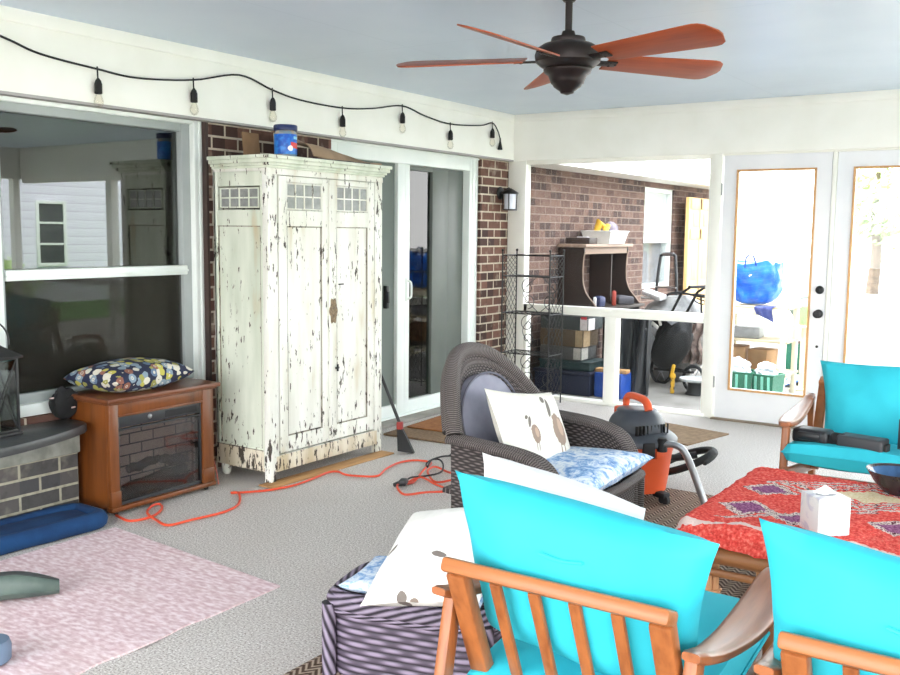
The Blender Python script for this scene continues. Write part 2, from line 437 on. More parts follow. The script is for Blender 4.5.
# French doors
def leaf(name, x0, x1, gx0, gx1, hw):
    z0, z1, g0, g1 = .012, 2.034, .250, 1.912
    w = MB(); ya, yb = .022, .066
    w.span((x0, ya, z0), (gx0, yb, z1)); w.span((gx1, ya, z0), (x1, yb, z1)); w.span((gx0, ya, z0), (gx1, yb, g0)); w.span((gx0, ya, g1), (gx1, yb, z1))
    d = struct(w.build(name, door_paint, smooth=False))
    w = MB(); t = .014
    for ys in ((.012, .024), ):
        w.span((gx0-t, ys[0], g0-t), (gx0+.002, ys[1], g1+t)); w.span((gx1-.002, ys[0], g0-t), (gx1+t, ys[1], g1+t))
        w.span((gx0, ys[0], g0-t), (gx1, ys[1], g0+.002)); w.span((gx0, ys[0], g1-.002), (gx1, ys[1], g1+t))
    struct(w.build('glazing_bead', wood_trim, d, smooth=False))
    struct(MB().span((gx0, .042, g0), (gx1, .046, g1)).build('pane', clear, d, smooth=False))
    return d
d2 = leaf('door_2', 1.846, 2.634, 1.962, 2.516, 1)
for zz, r in ((1.041, .030), (.866, .032)):
    struct(MB().lathe([(r, 0), (r, .006), (r*.8, .012), (r*.5, .016), (0, .017)], (2.592, .022, zz), 24, rot=(PI/2, 0, 0)).build('rose', black, d2))
struct(MB().lathe([(.012, 0), (.012, .02), (.026, .03), (.029, .045), (.022, .056), (0, .060)], (2.592, .010, .866), 20, rot=(PI/2, 0, 0)).build('door_knob', black, d2))
struct(MB().box((2.592, .008, 1.041), (.008, .022, .026), bev=.002).build('thumb_turn', black, d2))
struct(MB().lathe([(.010, 0), (.010, .004), (0, .005)], (2.592, .022, .623), 14, rot=(PI/2, 0, 0)).build('door_latch', black, d2))
for zz in (1.78, .29): struct(MB().lathe([(.008, -.045), (.008, .045)], (1.838, .016, zz), 10).build('hinge', plain('hinge_grey', (176, 178, 176), None, 5, .4, .6), d2))
d3 = leaf('door_3', 2.672, 3.46, 2.795, 3.345, 1)
w = MB(); w.span((2.638, .014, .012), (2.668, .06, 2.034), .003); w.span((3.464, .012, 0), (3.56, .11, 2.06), .003); w.span((1.832, .03, 2.036), (3.464, .10, 2.06))
struct(w.build('trim_10', white, ang=30))
struct(MB().span((1.832, -.03, 0), (3.464, .10, .012), .003).build('trim_11', plain('threshold', (150, 132, 112), (126, 110, 92), 6, .6)))
t = MB(); t.span((3.56, .02, 0), (7.0, .12, .10)); t.span((3.56, .03, .742), (7.0, .10, .80)); t.span((3.56, .02, 2.0), (7.0, .12, 2.06)); t.span((5.2, .02, .1), (5.3, .12, 2.0))
struct(t.build('wall_doors', white, smooth=False))
# eave over the outdoor storage corner
struct(MB().span((-.34, .16, 2.03), (.30, 6.1, 2.10)).build('trim_12', white, smooth=False))
# outside window of the house
w = MB(); framebox(w, -.085, -.2, 3.10, 4.02, .80, 1.97, .05, .05, .05, .05); w.span((-.2, 3.15, 1.33), (-.09, 3.97, 1.39), .004)
wo = struct(w.build('window_3', vinyl, ang=30))
struct(MB().span((-.20, 3.13, .83), (-.19, 3.99, 1.36)).build('lower_shade', plain('grey_shade', (150, 150, 152), None, 10, .6), wo, smooth=False))
struct(MB().span((-.140, 3.13, 1.36), (-.136, 3.99, 1.95)).build('blind', plain('white_blind', (238, 238, 236), None, 30, .6), wo, smooth=False))
struct(MB().span((-.13, 3.13, .83), (-.126, 3.99, 1.95)).build('pane', glassy('outside_glass', (252, 253, 254), .97, .15), wo, smooth=False))
# ================================================================ wardrobe
paint = chippy('chipped_white_paint', (240, 240, 232), (222, 221, 208), .582); paint_shaded = chippy('chipped_white_paint_shaded', (224, 228, 212), (202, 209, 190), .600)  # second copy has the side's dimmer light mixed into its colour
paint_low = chippy('worn_white_paint', (226, 218, 200), (196, 180, 150), .565)
moulding_paint = chippy('dark_moulding_paint', (168, 164, 148), (140, 132, 116), .52)  # darker grey-brown paint for the strips round the panels
lite = plain('cloudy_glass', (148, 150, 146), (126, 128, 126), 20, .25)
T = thing('wardrobe', 'tall chippy white painted wardrobe with two doors against the brick wall', 'wardrobe', (.03, -2.95, 0))
# local: x 0 (back) .. .43 (front), y -.51 .. .51
D, HW = .43, .51
b = MB()
b.span((0, -HW, .09), (D-.022, HW, .10)); b.span((0, -HW, 1.755), (D, HW, 1.775)); b.span((0, -HW, .09), (.015, HW, 1.76))
b.span((0, HW-.02, .09), (D-.02, HW, 1.76))
b.span((D-.045, -HW, .09), (D, -HW+.075, 1.76), .004); b.span((D-.045, HW-.075, .09), (D, HW, 1.76), .004)
b.span((D-.04, -HW-.002, 1.737), (D+.003, HW+.002, 1.768), .003); b.span((D-.03, -HW+.07, .085), (D-.004, HW-.07, .155), .003)
b.build('carcass', paint, T)
b = MB()   # near side: frame and panel around the little glazed strip
ys = -HW
def sp(x0, x1, z0, z1, y0=ys, y1=ys+.02, bev=.003): b.span((x0, y0, z0), (x1, y1, z1), bev)
sp(0, .035, .09, 1.76); sp(D-.06, D-.045, .09, 1.76); sp(.035, D-.06, 1.675, 1.76); sp(.035, D-.06, 1.455, 1.545); sp(.035, D-.06, .09, .20)
sp(.035, D-.06, .20, 1.455, ys+.010, ys+.018, 0)
b.build('side_panel', paint_shaded, T)
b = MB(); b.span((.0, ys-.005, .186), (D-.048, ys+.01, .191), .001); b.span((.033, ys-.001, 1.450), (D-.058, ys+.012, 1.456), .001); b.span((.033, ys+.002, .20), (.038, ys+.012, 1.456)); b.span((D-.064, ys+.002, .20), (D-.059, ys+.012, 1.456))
b.build('side_moulding', moulding_paint, T, ang=30)
def lites(nm, mk, frame, u0, u1, z0, z1, par, n=4):
    g = MB(); g.span(mk(u0, z0, .012), mk(u1, z1, .008)); p = g.build('glazing', lite, par, smooth=False)
    g = MB(); w = .004
    for i in range(n+1):
        u = u0 + (u1-u0)*i/n; g.span(mk(u-w, z0-.004, .016), mk(u+w, z1+.004, .002), .001)
    for z in (z0, (z0+z1)/2, z1): g.span(mk(u0-.004, z-w, .016), mk(u1+.004, z+w, .003), .001)
    g.build('muntins', frame, p, ang=30)
lites('side', lambda u, z, d: (u, ys+d, z), paint_shaded, .055, .355, 1.558, 1.664, T)
def wdoor(y0, y1, g0, g1):
    d = MB(); x0, x1 = D-.022, D+.002
    s = .062
    d.span((x0, y0, .165), (x1, y0+s, 1.734), .003); d.span((x0, y1-s, .165), (x1, y1, 1.734), .003)
    d.span((x0, y0+s, 1.700), (x1, y1-s, 1.734), .003); d.span((x0, y0+s, 1.455), (x1, y1-s, 1.545), .003); d.span((x0, y0+s, .165), (x1, y1-s, .255), .003)
    o = d.build('door', paint, T, ang=30)
    d = MB(); d.span((x0, y0+s, .25), (x1-.012, y1-s, 1.46)); d.build('door_panel', paint, o, ang=30)
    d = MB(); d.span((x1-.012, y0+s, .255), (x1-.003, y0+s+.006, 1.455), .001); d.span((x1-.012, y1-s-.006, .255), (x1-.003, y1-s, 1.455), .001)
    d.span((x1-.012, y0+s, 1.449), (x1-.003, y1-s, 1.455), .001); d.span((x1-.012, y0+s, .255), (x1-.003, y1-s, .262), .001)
    d.build('panel_moulding', moulding_paint, o, ang=30)
    lites('door', lambda u, z, dd: (D+.002-dd, u, z), paint, y0+s+.004, y1-s-.004, 1.552, 1.694, o)
    return o
da = wdoor(-.425, -.002, 0, 0); db = wdoor(.002, .425, 0, 0)
b = MB(); b.span((D+.001, -.012, .17), (D+.012, .018, 1.73), .005); b.build('door_stile_cover', paint, T)
# ornate worn escutcheon and latch
b = MB()
pts = []
for k in range(28):
    a = 2*PI*k/28; r = 1 + .14*cos(6*a); pts.append((.034*r*cos(a), .075*r*sin(a)))
b.prism(pts, .006, Matrix.Translation((D+.010, .02, .955)) @ Matrix(((0,0,1,0),(1,0,0,0),(0,1,0,0),(0,0,0,1))), .002)
for k in range(8):
    a = 2*PI*k/8; b.tube(arcpts((D+.018, .02+.018*cos(a), .955+.045*sin(a)), .010, 0, 2*PI*.85, 7, 'yz'), .0035, 5)
b.build('escutcheon', plain('worn_brass_escutcheon', (150, 130, 98), (104, 88, 68), 60, .6, bump=.4), T)
b = MB(); b.span((D+.004, .075, 1.108), (D+.012, .120, 1.116), .002); b.build('turn_button', black, T)
b = MB(); b.span((D+.004, .045, .60), (D+.014, .075, .612), .002); b.span((D+.006, .055, .585), (D+.018, .064, .628), .002); b.build('latch', black, T)
b = MB()
for i, (o, z0, z1) in enumerate(((.012, 1.772, 1.785), (.022, 1.785, 1.80), (.036, 1.80, 1.822), (.046, 1.822, 1.842))):
    b.span((0, -HW-o, z0), (D+o, HW+o, z1), .004)
b.build('cornice', paint_shaded, T, ang=30)
for lx, ly in ((D-.048, -HW+.002), (D-.048, HW-.05), (.0, -HW+.002), (.0, HW-.05)):
    b = MB()
    if lx > .1: b.bar((lx+.024, ly+.024, 0), (lx+.024, ly+.024, .12), .046, .046, .003)
    else: b.lathe([(.016, 0), (.026, .015), (.030, .05), (.024, .095), (.024, .12)], (lx+.04, ly+.034, 0), 14)
    b.build('leg', paint, T)
b = MB(); b.span((.02, -HW+.03, .055), (D-.05, -HW+.045, .13)); b.build('base_rail', paint_low, T)
b = MB(); b.span((D-.026, -HW+.05, .062), (D+.001, HW-.05, .152), .003); b.build('apron', paint_low, T)
b = MB(); b.span((0, -HW-.003, .07), (D-.048, -HW+.02, .185), .002); b.build('side_apron', paint_low, T)

# board under the front legs
pine = wood('rough_pine_board', (186, 142, 92), (150, 108, 66), 1, .7, 16)

# jar on the wardrobe
TOP = 1.842
T = thing('plastic_jar', 'clear plastic jar with dark blue lid and blue label on the wardrobe', 'jar', (.34, -3.19, TOP), rad(25))
b = MB(); b.lathe([(.058, 0), (.064, .006), (.064, .135), (.060, .15), (.056, .158)], seg=28); b.build('jar_body', plain('peanut_filled_plastic', (176, 150, 120), (120, 150, 170), 24, .25), T)
m = Mat('blue_jar_label', .35); x, y, z = m.xyz()
c = m.ramp(m.noise(30, 2), [(.4, (24, 88, 190)), (.62, (52, 140, 226))])
band = ((z - .070 + y*.10).abs() < .016)*((y + .002).abs() < .044)*(x > 0); c = m.mix(band, c, (214, 52, 52))
blob = (((y+.046)*(y+.046) + (z-.055)*(z-.055)*.5).sqrt() < .011)*(x > 0); c = m.mix(blob, c, (240, 236, 226))
lite_b = ((z - .115).abs() < .008)*(y.abs() < .03)*(x > 0); c = m.mix(lite_b, c, (150, 210, 240))
m.color(c)
b = MB(); b.lathe([(.0652, .022), (.0655, .023), (.0655, .134), (.0652, .135)], seg=32); b.build('label', m.m, T)
b = MB(); b.lathe([(.0665, .156), (.068, .160), (.068, .182), (.064, .188), (0, .189)], seg=32); b.build('lid', plain('navy_lid', (26, 44, 96), None, 8, .4), T)
# cardboard
card = plain('brown_cardboard', (150, 118, 86), (128, 98, 70), 6, .85, bump=.15)
def sheet(nm, lab, fn, n, mat, th=.006, cat='cardboard'):
    b = MB(); b.grid(fn, n, n); b.solidify(th); return tag(b.build(nm, mat), lab, cat)
sheet('cardboard_sheet', 'large crumpled sheet of brown packing card draped over the wardrobe top, right of the jar',
      lambda u, v: (.10 + .34*u, -3.06 + .64*v, TOP + .016 + .165*(1-v)**.9*(1-u)**.55 + .018*(1-v)*sin(9*u+3*v) + .008*noise.noise(V((u*5, v*5, 1)))), 16, plain('crumpled_kraft', (172, 144, 116), (138, 112, 90), 5, .85, bump=.2))
b = MB(); b.box((.14, -3.265, TOP+.075), (.006, .13, .148), (0, rad(-6), 0), .001)
tag(b.build('cardboard_flap', card), 'small upright piece of brown cardboard behind the jar on the wardrobe', 'cardboard')
b = MB(); b.grid(lambda u, v: (.25+.2*u, -3.05+.5*v, TOP+.010+.012*sin(PI*v)*(1-u) + .006*noise.noise(V((u*6, v*6, 3)))), 10, 12); b.solidify(.006)
tag(b.build('dark_wrap', plain('dark_bag_plastic', (52, 46, 52), (36, 32, 38), 6, .5)), 'dark crumpled wrapping lying flat under the brown packing sheet', 'wrapping')

# ================================================================ electric fireplace
mantel = wood('red_brown_mantel_wood', (112, 62, 26), (84, 43, 16), 2, .32, 10)
mantel_top = wood('mantel_top_wood', (104, 60, 36), (80, 44, 26), 1, .3, 10)
T = thing('electric_fireplace', 'small wooden electric fireplace with dark glass front beside the wardrobe', 'fireplace', (-.05, -4.035, 0))
w2 = .335; dp = .32
b = MB()
b.span((0, -w2, .03), (dp-.02, -w2+.02, .575), .003); b.span((0, w2-.02, .03), (dp-.02, w2, .575), .003); b.span((0, -w2, .03), (.012, w2, .575))
b.span((dp-.035, -w2-.002, .03), (dp-.004, -w2+.052, .575), .004); b.span((dp-.035, w2-.075, .03), (dp-.004, w2+.002, .575), .004)
b.span((dp-.035, -w2, .505), (dp-.008, w2, .575), .003); b.span((dp-.02, -w2+.05, .498), (dp-.002, w2-.07, .508), .003)
b.build('mantel_body', mantel, T, ang=30)
b = MB(); b.span((-.0, -w2-.03, .575), (dp+.028, w2+.03, .600), .006); b.span((0, -w2-.015, .565), (dp+.012, w2+.015, .577), .004); b.build('mantel_top', mantel_top, T)
b = MB(); b.span((dp-.04, -w2-.008, .022), (dp+.006, w2+.008, .046), .006); b.span((dp-.03, -w2-.004, .046), (dp+.001, -w2+.056, .125), .004); b.span((dp-.03, w2-.078, .046), (dp+.001, w2+.004, .125), .004)
b.build('plinth', mantel, T)
m = Mat('firebox_brick_print', .8); x, y, z = m.xyz()
n = m.nt.nodes.new('ShaderNodeTexBrick'); m.nt.links.new(m.vec(y + x, z, 0.0), n.inputs['Vector'])
for k, v in (('Scale', 1), ('Mortar Size', .004), ('Brick Width', .15), ('Row Height', .055)): n.inputs[k].default_value = v
n.inputs['Color1'].default_value = lin((238, 208, 188)); n.inputs['Color2'].default_value = lin((220, 190, 172)); n.inputs['Mortar'].default_value = lin((52, 44, 42))
m.color(n.outputs[0])
b = MB(); o0, o1 = -w2+.052, w2-.075
b.span((dp-.10, o0, .05), (dp-.09, o1, .50)); b.bar((dp-.10, o0, .27), (dp-.04, o0, .27), .01, .45); b.box((dp-.07, o1-.015, .27), (.07, .008, .45), (0, 0, rad(-30)))
b.span((dp-.10, o0, .044), (dp-.02, o1, .054))
fb = b.build('firebox', m.m, T, smooth=False)
b = MB(); b.span((dp-.034, o0, .44), (dp-.018, o1, .503), .002); b.span((dp-.034, o0, .425), (dp-.012, o1, .434), .002); b.span((dp-.034, o0, .04), (dp-.016, o1, .062), .002)
b.span((dp-.034, o0, .04), (dp-.016, o0+.014, .5), .002); b.span((dp-.034, o1-.012, .04), (dp-.016, o1, .5), .002)
b.build('control_strip', black_plastic, T, ang=30)
b = MB(); b.lathe([(.012, 0), (.012, .006), (.007, .010), (0, .010)], (dp-.018, o0+.20, .473), 16, rot=(0, PI/2, 0)); b.span((dp-.02, o0+.19, .468), (dp-.006, o0+.205, .479), .002); b.build('dial', chrome, T)
b = MB(); b.span((dp-.022, o0+.30, .452), (dp-.0165, o1-.03, .487), .001); b.build('vent', rubber, T)
b = MB(); b.span((dp-.026, o0+.01, .06), (dp-.023, o1-.01, .428)); b.build('glass', glassy('smoked_glass', (214, 214, 216), .95, .7), T, smooth=False)
logm = plain('ember_log', (88, 62, 44), (54, 44, 40), 20, .9, bump=.6)
for p, q, r in (((dp-.07, o0+.06, .10), (dp-.06, o1-.08, .15), .030), ((dp-.075, o0+.10, .20), (dp-.07, o0+.30, .23), .024), ((dp-.06, o0+.30, .22), (dp-.07, o1-.06, .19), .026), ((dp-.06, o0+.03, .08), (dp-.06, o1-.04, .085), .035)):
    b = MB(); b.tube([V(p).lerp(V(q), k/6) + V((0, 0, .006*sin(k*2.1))) for k in range(7)], [r*.8, r, r*1.05, r*.95, r, r*.9, r*.7], 10); b.build('log', logm, fb)
for sx, sy in ((dp-.03, -w2+.04), (dp-.03, w2-.04), (.04, -w2+.04), (.04, w2-.04)):
    b = MB(); b.lathe([(.010, -.008), (.016, -.006), (.016, .006), (.010, .008)], (sx, sy, .016), 14, rot=(PI/2, 0, 0)); b.span((sx-.008, sy-.008, .018), (sx+.008, sy+.008, .032)); b.build('caster', rubber, T)

# floral cushion lying on it
m = Mat('navy_floral_fabric', .85); 
v1 = m.nt.nodes.new('ShaderNodeTexVoronoi'); v1.inputs['Scale'].default_value = 23; m.nt.links.new(m.tc.outputs['Object'], v1.inputs['Vector'])
sepc = m.nt.nodes.new('ShaderNodeSeparateColor'); m.nt.links.new(v1.outputs['Color'], sepc.inputs[0]); h = X(m.nt, sepc.outputs[0])
dd = X(m.nt, v1.outputs['Distance']); pet = m.noise(30, 3)
cc = m.ramp(h, [(0, (186, 178, 82)), (.16, (128, 146, 160)), (.40, (140, 92, 76)), (.52, (206, 202, 186)), (.78, (150, 148, 78)), (.88, (92, 112, 138))], True)
msk = ((dd + (pet - .5)*.42) < .56); ring = ((dd + (pet-.5)*.35 - .20).abs() < .045)
c = m.mix(msk, (30, 36, 62), cc); c = m.mix(ring*.8, c, (214, 208, 190)); c = m.mix((dd < .07), c, (60, 56, 50))
m.color(c); m.bump(m.noise(160, 2), .1, .002)
T = thing('floral_cushion', 'navy blue floral cushion lying flat on top of the electric fireplace', 'cushion', (.10, -4.11, .600+.074), rot=(rad(90), 0, rad(96)))
b = MB(); b.pillow(.54, .38, .165, 24, .06, .36, .006, 3); b.build('cushion_cover', m.m, T)
b = MB(); b.box((-.02, -.062, -.150), (.034, .012, .022), (0, 0, 0), .002); b.build('care_tag', plain('white_tag', (240, 240, 236), None, 5, .7), T)

# black bundle behind
T = thing('black_bundle', 'black fabric bundle with pale specks between fireplace and window', 'bag', (-.02, -4.42, .473))
b = MB(); bmesh.ops.create_icosphere(b.bm, subdivisions=4, radius=1)
for v in b.bm.verts: v.co = V((v.co.x*.042, v.co.y*.078, max(-1, v.co.z)*.080 + .080))*(1 + .16*noise.noise(v.co*2.2) + .08*noise.noise(v.co*5))
b.build('bag_body', plain('black_cloth', (26, 26, 27), (16, 16, 17), 8, .9), T)
for p, d in (((.006, -.070, .118), (.012, .034, .006)), ((.040, .020, .062), (.010, .024, .007))):
    b = MB(); b.box(p, d, (0, 0, .2), .002); b.build('tassel', plain('pale_pink_tassel', (216, 190, 184), None, 5, .8), T)

# ================================================================ hearth
slate = plain('slate_slab', (56, 58, 60), (72, 74, 73), 7, .38, bump=.25, bscale=24)
T = thing('hearth', 'raised grey brick hearth with a rounded dark slate slab below the window', 'hearth', (0, 0, 0))
edge = [(-.059, -4.386), (.085, -4.386)] + [tuple(p[:2]) for p in smoothpath([(.125, -4.40, 0), (.17, -4.45, 0), (.235, -4.60, 0), (.29, -4.78, 0), (.325, -5.0, 0), (.33, -5.3, 0), (.30, -5.7, 0)], 5)] + [(.20, -6.2), (-.059, -6.2)]
b = MB(); b.prism(edge, .045, Matrix.Translation((0, 0, .425)), .008); b.build('slab', slate, T)
stone = plain('pale_bed_stone', (150, 152, 142), (120, 122, 114), 12, .9, bump=.4, bscale=30)
b = MB(); b.span((-.059, -6.1, .315), (.085, -4.41, .425), .008); b.build('bed_course', stone, T)
b = MB(); b.span((-.059, -6.1, 0), (.06, -4.41, .318), .004); b.build('brick_base', brick('hearth_grey_brick', 'y', (92, 88, 86), (74, 73, 72), (160, 156, 138), .014, .215, .078, dark=(70, 70, 72)), T, smooth=False)

# lantern on the hearth
LZ = .47
T = thing('lantern', 'black metal lantern with glass sides standing on the slate hearth', 'lantern', (.042, -4.845, LZ), rad(4))
s = .082
b = MB(); b.span((-s-.012, -s-.012, 0), (s+.012, s+.012, .016), .003); b.build('base_plate', black, T)
b = MB()
for sx in (-1, 1):
    for sy in (-1, 1): b.bar((sx*s, sy*s, .016), (sx*s, sy*s, .365), .012, .012, .002)
    b.bar((sx*s, -s, .022), (sx*s, s, .36), .005, .005); b.bar((sx*s, s, .022), (sx*s, -s, .36), .005, .005)
    b.bar((-s, sx*s, .022), (s, sx*s, .36), .005, .005); b.bar((s, sx*s, .022), (-s, sx*s, .36), .005, .005)
for z in (.022, .36):
    for sx in (-1, 1): b.bar((sx*s, -s, z), (sx*s, s, z), .010, .010, .002); b.bar((-s, sx*s, z), (s, sx*s, z), .010, .010, .002)
b.build('cage', black, T)
b = MB()
for sx in (-1, 1): b.span((sx*s-.001, -s, .02), (sx*s+.001, s, .36)); b.span((-s, sx*s-.001, .02), (s, sx*s+.001, .36))
b.build('glass_panes', glassy('lantern_glass', (240, 244, 244), .97, .8), T, smooth=False)
b = MB(); b.lathe([(.145, .362), (.148, .372), (.10, .395), (.05, .42), (.035, .445), (.028, .46), (0, .465)], seg=4, rot=(0, 0, PI/4)); b.build('roof', black, T, ang=20)
b = MB(); b.tube(arcpts((0, 0, .43), .105, -.15, PI+.15, 20, 'yz'), .0045, 6); b.build('handle', black, T)
b = MB(); b.lathe([(.036, .016), (.036, .15), (.030, .156), (0, .152)], seg=18); b.build('candle', plain('ivory_candle', (236, 222, 196), None, 5, .5), T)

# ================================================================ floor things at left
m = Mat('navy_blue_plush', .95); m.color(m.ramp(m.noise(8, 4), [(.35, (6, 44, 84)), (.65, (10, 58, 102))])); m.bump(m.noise(90, 3), .3, .004); blue = m.m
T = thing('pet_bed', 'blue rectangular plush pet bed mat on the floor in front of the hearth', 'pet bed', (.225, -4.86, 0), rad(-3))
b = MB()
path = []
hx, hy, rr = .115, .375, .05
for cx, cy, a0 in ((hx-rr, hy-rr, 0), (-hx+rr, hy-rr, PI/2), (-hx+rr, -hy+rr, PI), (hx-rr, -hy+rr, 1.5*PI)):
    path += [V((cx+rr*cos(a0+k*PI/12), cy+rr*sin(a0+k*PI/12), .040)) for k in range(7)]
dense = []
for i in range(len(path)):
    a, c = path[i], path[(i+1) % len(path)]; n = max(1, int((c-a).length/.04)); dense += [a.lerp(c, k/n) for k in range(n)]
b.tube(dense, [.043 + .003*noise.noise(p*12) for p in dense], 14, True); b.build('bolster', blue, T)
b = MB(); b.grid(lambda u, v: ((u-.5)*.24, (v-.5)*.76, .030 + .020*(1-(2*u-1)**4)*(1-(2*v-1)**6) + .004*noise.noise(V((u*5, v*9, 2)))), 10, 24); b.solidify(-.02); b.build('pad', blue, T)

m = Mat('faded_pink_rug', .95); x, y, z = m.xyz()
f = m.noise(26, 4, m.map((1, 2.2, 1))); g = m.noise(3, 3)
c = m.ramp(f, [(.36, (204, 172, 176)), (.5, (220, 194, 197)), (.64, (236, 219, 222))]); c = m.mix(((g-.45)*1.7).clamp()*.45, c, (214, 200, 192))
row = ((y + .02*(m.noise(5)-.5))*9).fract(); c = m.mix((row < .12)*.25, c, (196, 150, 156)); m.color(c); m.bump(f, .25, .004)
b = MB()
A0, B0, C0, D0 = V((.06, -5.32, 0)), V((.55, -4.40, 0)), V((1.50, -4.545, 0)), V((1.63, -6.6, 0))
def rugp(u, v):
    p = V((.42 + (1.60+.03*(1-v) - .42)*u, -6.8 + (2.33 - .10*u)*v, .006))
    p.x += .012*sin(v*38)*max(0, (u-.93)/.07)*(v < .82); p.z += .006*max(0, sin(v*38))*(u > .95)*(v < .82); return p
b.grid(rugp, 22, 60); b.solidify(.006)
tag(b.build('pink_rug', m.m), 'faded pink low pile rug on the concrete floor in front of the blue mat', 'rug')

# grey green foot at the left edge
T = thing('curved_foot', 'grey green curved foot with dark upper edge lying on the pink rug', 'foot', (.93, -5.19, .012), rad(0))
b = MB()
def footp(u, v):
    L = -.34 + .40*u; tpr = 1 - max(0, (u-.72)/.28)**2*.75; h = (.105 if u < .6 else .105-.05*((u-.6)/.4)**1.5)*1.0
    a = 2*PI*v; wv = .055*tpr
    q = V((cos(a)*wv*(1.0 if sin(a) < 0 else .72), 0, h*.5 + sin(a)*h*.5))
    return V((L*.62 + .0, L*.86, 0)) + V((q.x*.8, -q.x*.6, q.z))
b.grid(lambda u, v: footp(v, u), 20, 18, closeu=True)
bmesh.ops.holes_fill(b.bm, edges=[e for e in b.bm.edges if e.is_boundary], sides=0); bmesh.ops.recalc_face_normals(b.bm, faces=b.bm.faces)
b.build('foot_body', plain('grey_green_metal', (80, 94, 86), (66, 80, 74), 14, .5), T)
b = MB(); b.grid(lambda u, v: V((0, 0, .003)) + footp(v, .17 + u*.20), 6, 16); b.solidify(.004); b.build('dark_edge', plain('dark_grey_edge', (56, 60, 60), None, 10, .6), T)
b = MB(); b.lathe([(.05, 0), (.06, .01), (.062, .055), (.055, .075), (0, .08)], (1.322, -5.628, .012), 20)
tag(b.build('blue_grey_pot', plain('blue_grey_plastic', (104, 122, 144), (90, 110, 134), 12, .5)), 'blue grey rounded pot on the pink rug, below the grey green foot', 'pot')

# boards, broom, cords
b = MB(); b.box((.495, -2.98, .005), (.11, 1.08, .009), (0, 0, rad(-1.5)), .002); tag(b.build('floor_board', pine), 'thin pine board lying on the floor in front of the wardrobe', 'board')
T = thing('broom', 'black bristled broom with red cap standing behind the wardrobe front leg', 'broom', (.57, -2.375, 0), rad(20))
b = MB(); b.grid(lambda u, v: ((u-.5)*.02*(2-v), -.02 + (v*.5 + (1-v)*u*0) , 0) if False else ((u-.5)*(.028-.012*v), 0, 0), 1, 1)
b = MB(); b.prism([(-.015, .012), (.095, .004), (.045, .105), (.012, .165), (-.02, .165)], .03, Matrix.Rotation(PI/2, 4, 'X')); b.build('bristles', rubber, T, smooth=False)
b = MB(); b.box((-.004, -.015, .18), (.04, .034, .05), bev=.006); b.build('cap', plain('red_plastic', (150, 40, 34), None, 6, .5), T)
b = MB(); b.tube([(-.004, -.015, .19), (-.30, .10, .80)], .011, 10); b.build('pole', black, T)

orange= [(0.27, -4.35), (0.4, -4.38), (0.43, -4.32), (0.43, -4.24), (0.36, -4.14), (0.29, -4.1), (0.29, -4.15), (0.37, -4.24), (0.5, -4.29), (0.61, -4.31), (0.64, -4.19), (0.66, -4.01), (0.64, -3.89), (0.55, -3.78), (0.46, -3.71), (0.43, -3.73), (0.50, -3.66), (0.56, -3.56), (0.60, -3.4), (0.58, -3.2), (0.56, -3.08), (0.60, -3.04), (0.68, -3.06), (0.8, -3.03), (0.84, -2.96), (0.79, -2.82), (0.75, -2.64), (0.8, -2.54), (0.91, -2.52), (1.02, -2.75), (1.1, -2.97), (1.08, -3.06), (1.13, -3.16), (1.21, -3.2), (1.3, -3.13), (1.39, -3.07), (1.41, -2.93), (1.4, -2.83), (1.26, -2.74), (1.12, -2.65), (1.02, -2.63), (1.06, -2.77), (1.2, -2.89), (1.28, -2.81), (1.38, -2.84), (1.36, -2.96), (1.26, -2.96), (1.11, -2.91), (1.08, -3.01)]
b1= [(1.30, -2.47), (1.07, -2.37), (0.90, -2.29), (0.89, -2.18), (0.97, -2.12), (1.08, -2.04)]
b2= [(1.12, -2.30), (0.96, -2.39), (0.92, -2.48), (0.95, -2.62), (1.01, -2.7), (0.93, -2.54), (0.97, -2.51), (1.07, -2.62), (1.15, -2.77), (1.12, -2.88), (1.08, -2.96), (1.1, -3.05)]
def cord(nm, P, r, mat, lab, z0=.006, parent=None):
    q = smoothpath([(x, y, z0 + r + .004*abs(sin(i*1.7)) + (.009 if 28 < i < 49 else 0)*(i % 3)) for i, (x, y) in enumerate(P)], 5)
    b = MB(); b.tube(q, r, 7); o = b.build(nm, mat, parent); 
    return o if parent else tag(o, lab, 'cord')
T = thing('extension_cord', 'long orange extension cord snaking from fireplace to the wicker chair', 'cord', (0, 0, 0))
cord('cable', orange, .0065, plain('orange_cable', (226, 84, 50), (208, 70, 42), 6, .5), '', .001, T)
b = MB(); b.tube([(1.08, -3.01, .018), (1.07, -3.05, .018), (1.065, -3.10, .018)], [.014, .017, .012], 10); b.build('socket_end', black_plastic, T)
T = thing('appliance_cord', 'black power cord looped over the orange cord near the wicker chair', 'cord', (0, 0, 0))
cord('cable', b2, .0055, rubber, '', .024, T); cord('cable', b1, .0055, rubber, '', .001, T)
b = MB(); b.box((1.105, -3.07, .035), (.045, .07, .03), (0, 0, .4), .008); b.build('plug', black_plastic, T)
T = thing('power_cord', 'thin reddish cord hanging down between fireplace and wardrobe', 'cord', (0, 0, 0))
b = MB(); b.tube(smoothpath([(.02, -3.66, .45), (.06, -3.645, .38), (.12, -3.64, .25), (.20, -3.645, .14), (.235, -3.65, .06), (.25, -3.655, .012)], 5), .004, 6); b.build('cable', plain('red_brown_cable', (170, 84, 66), None, 6, .5), T)

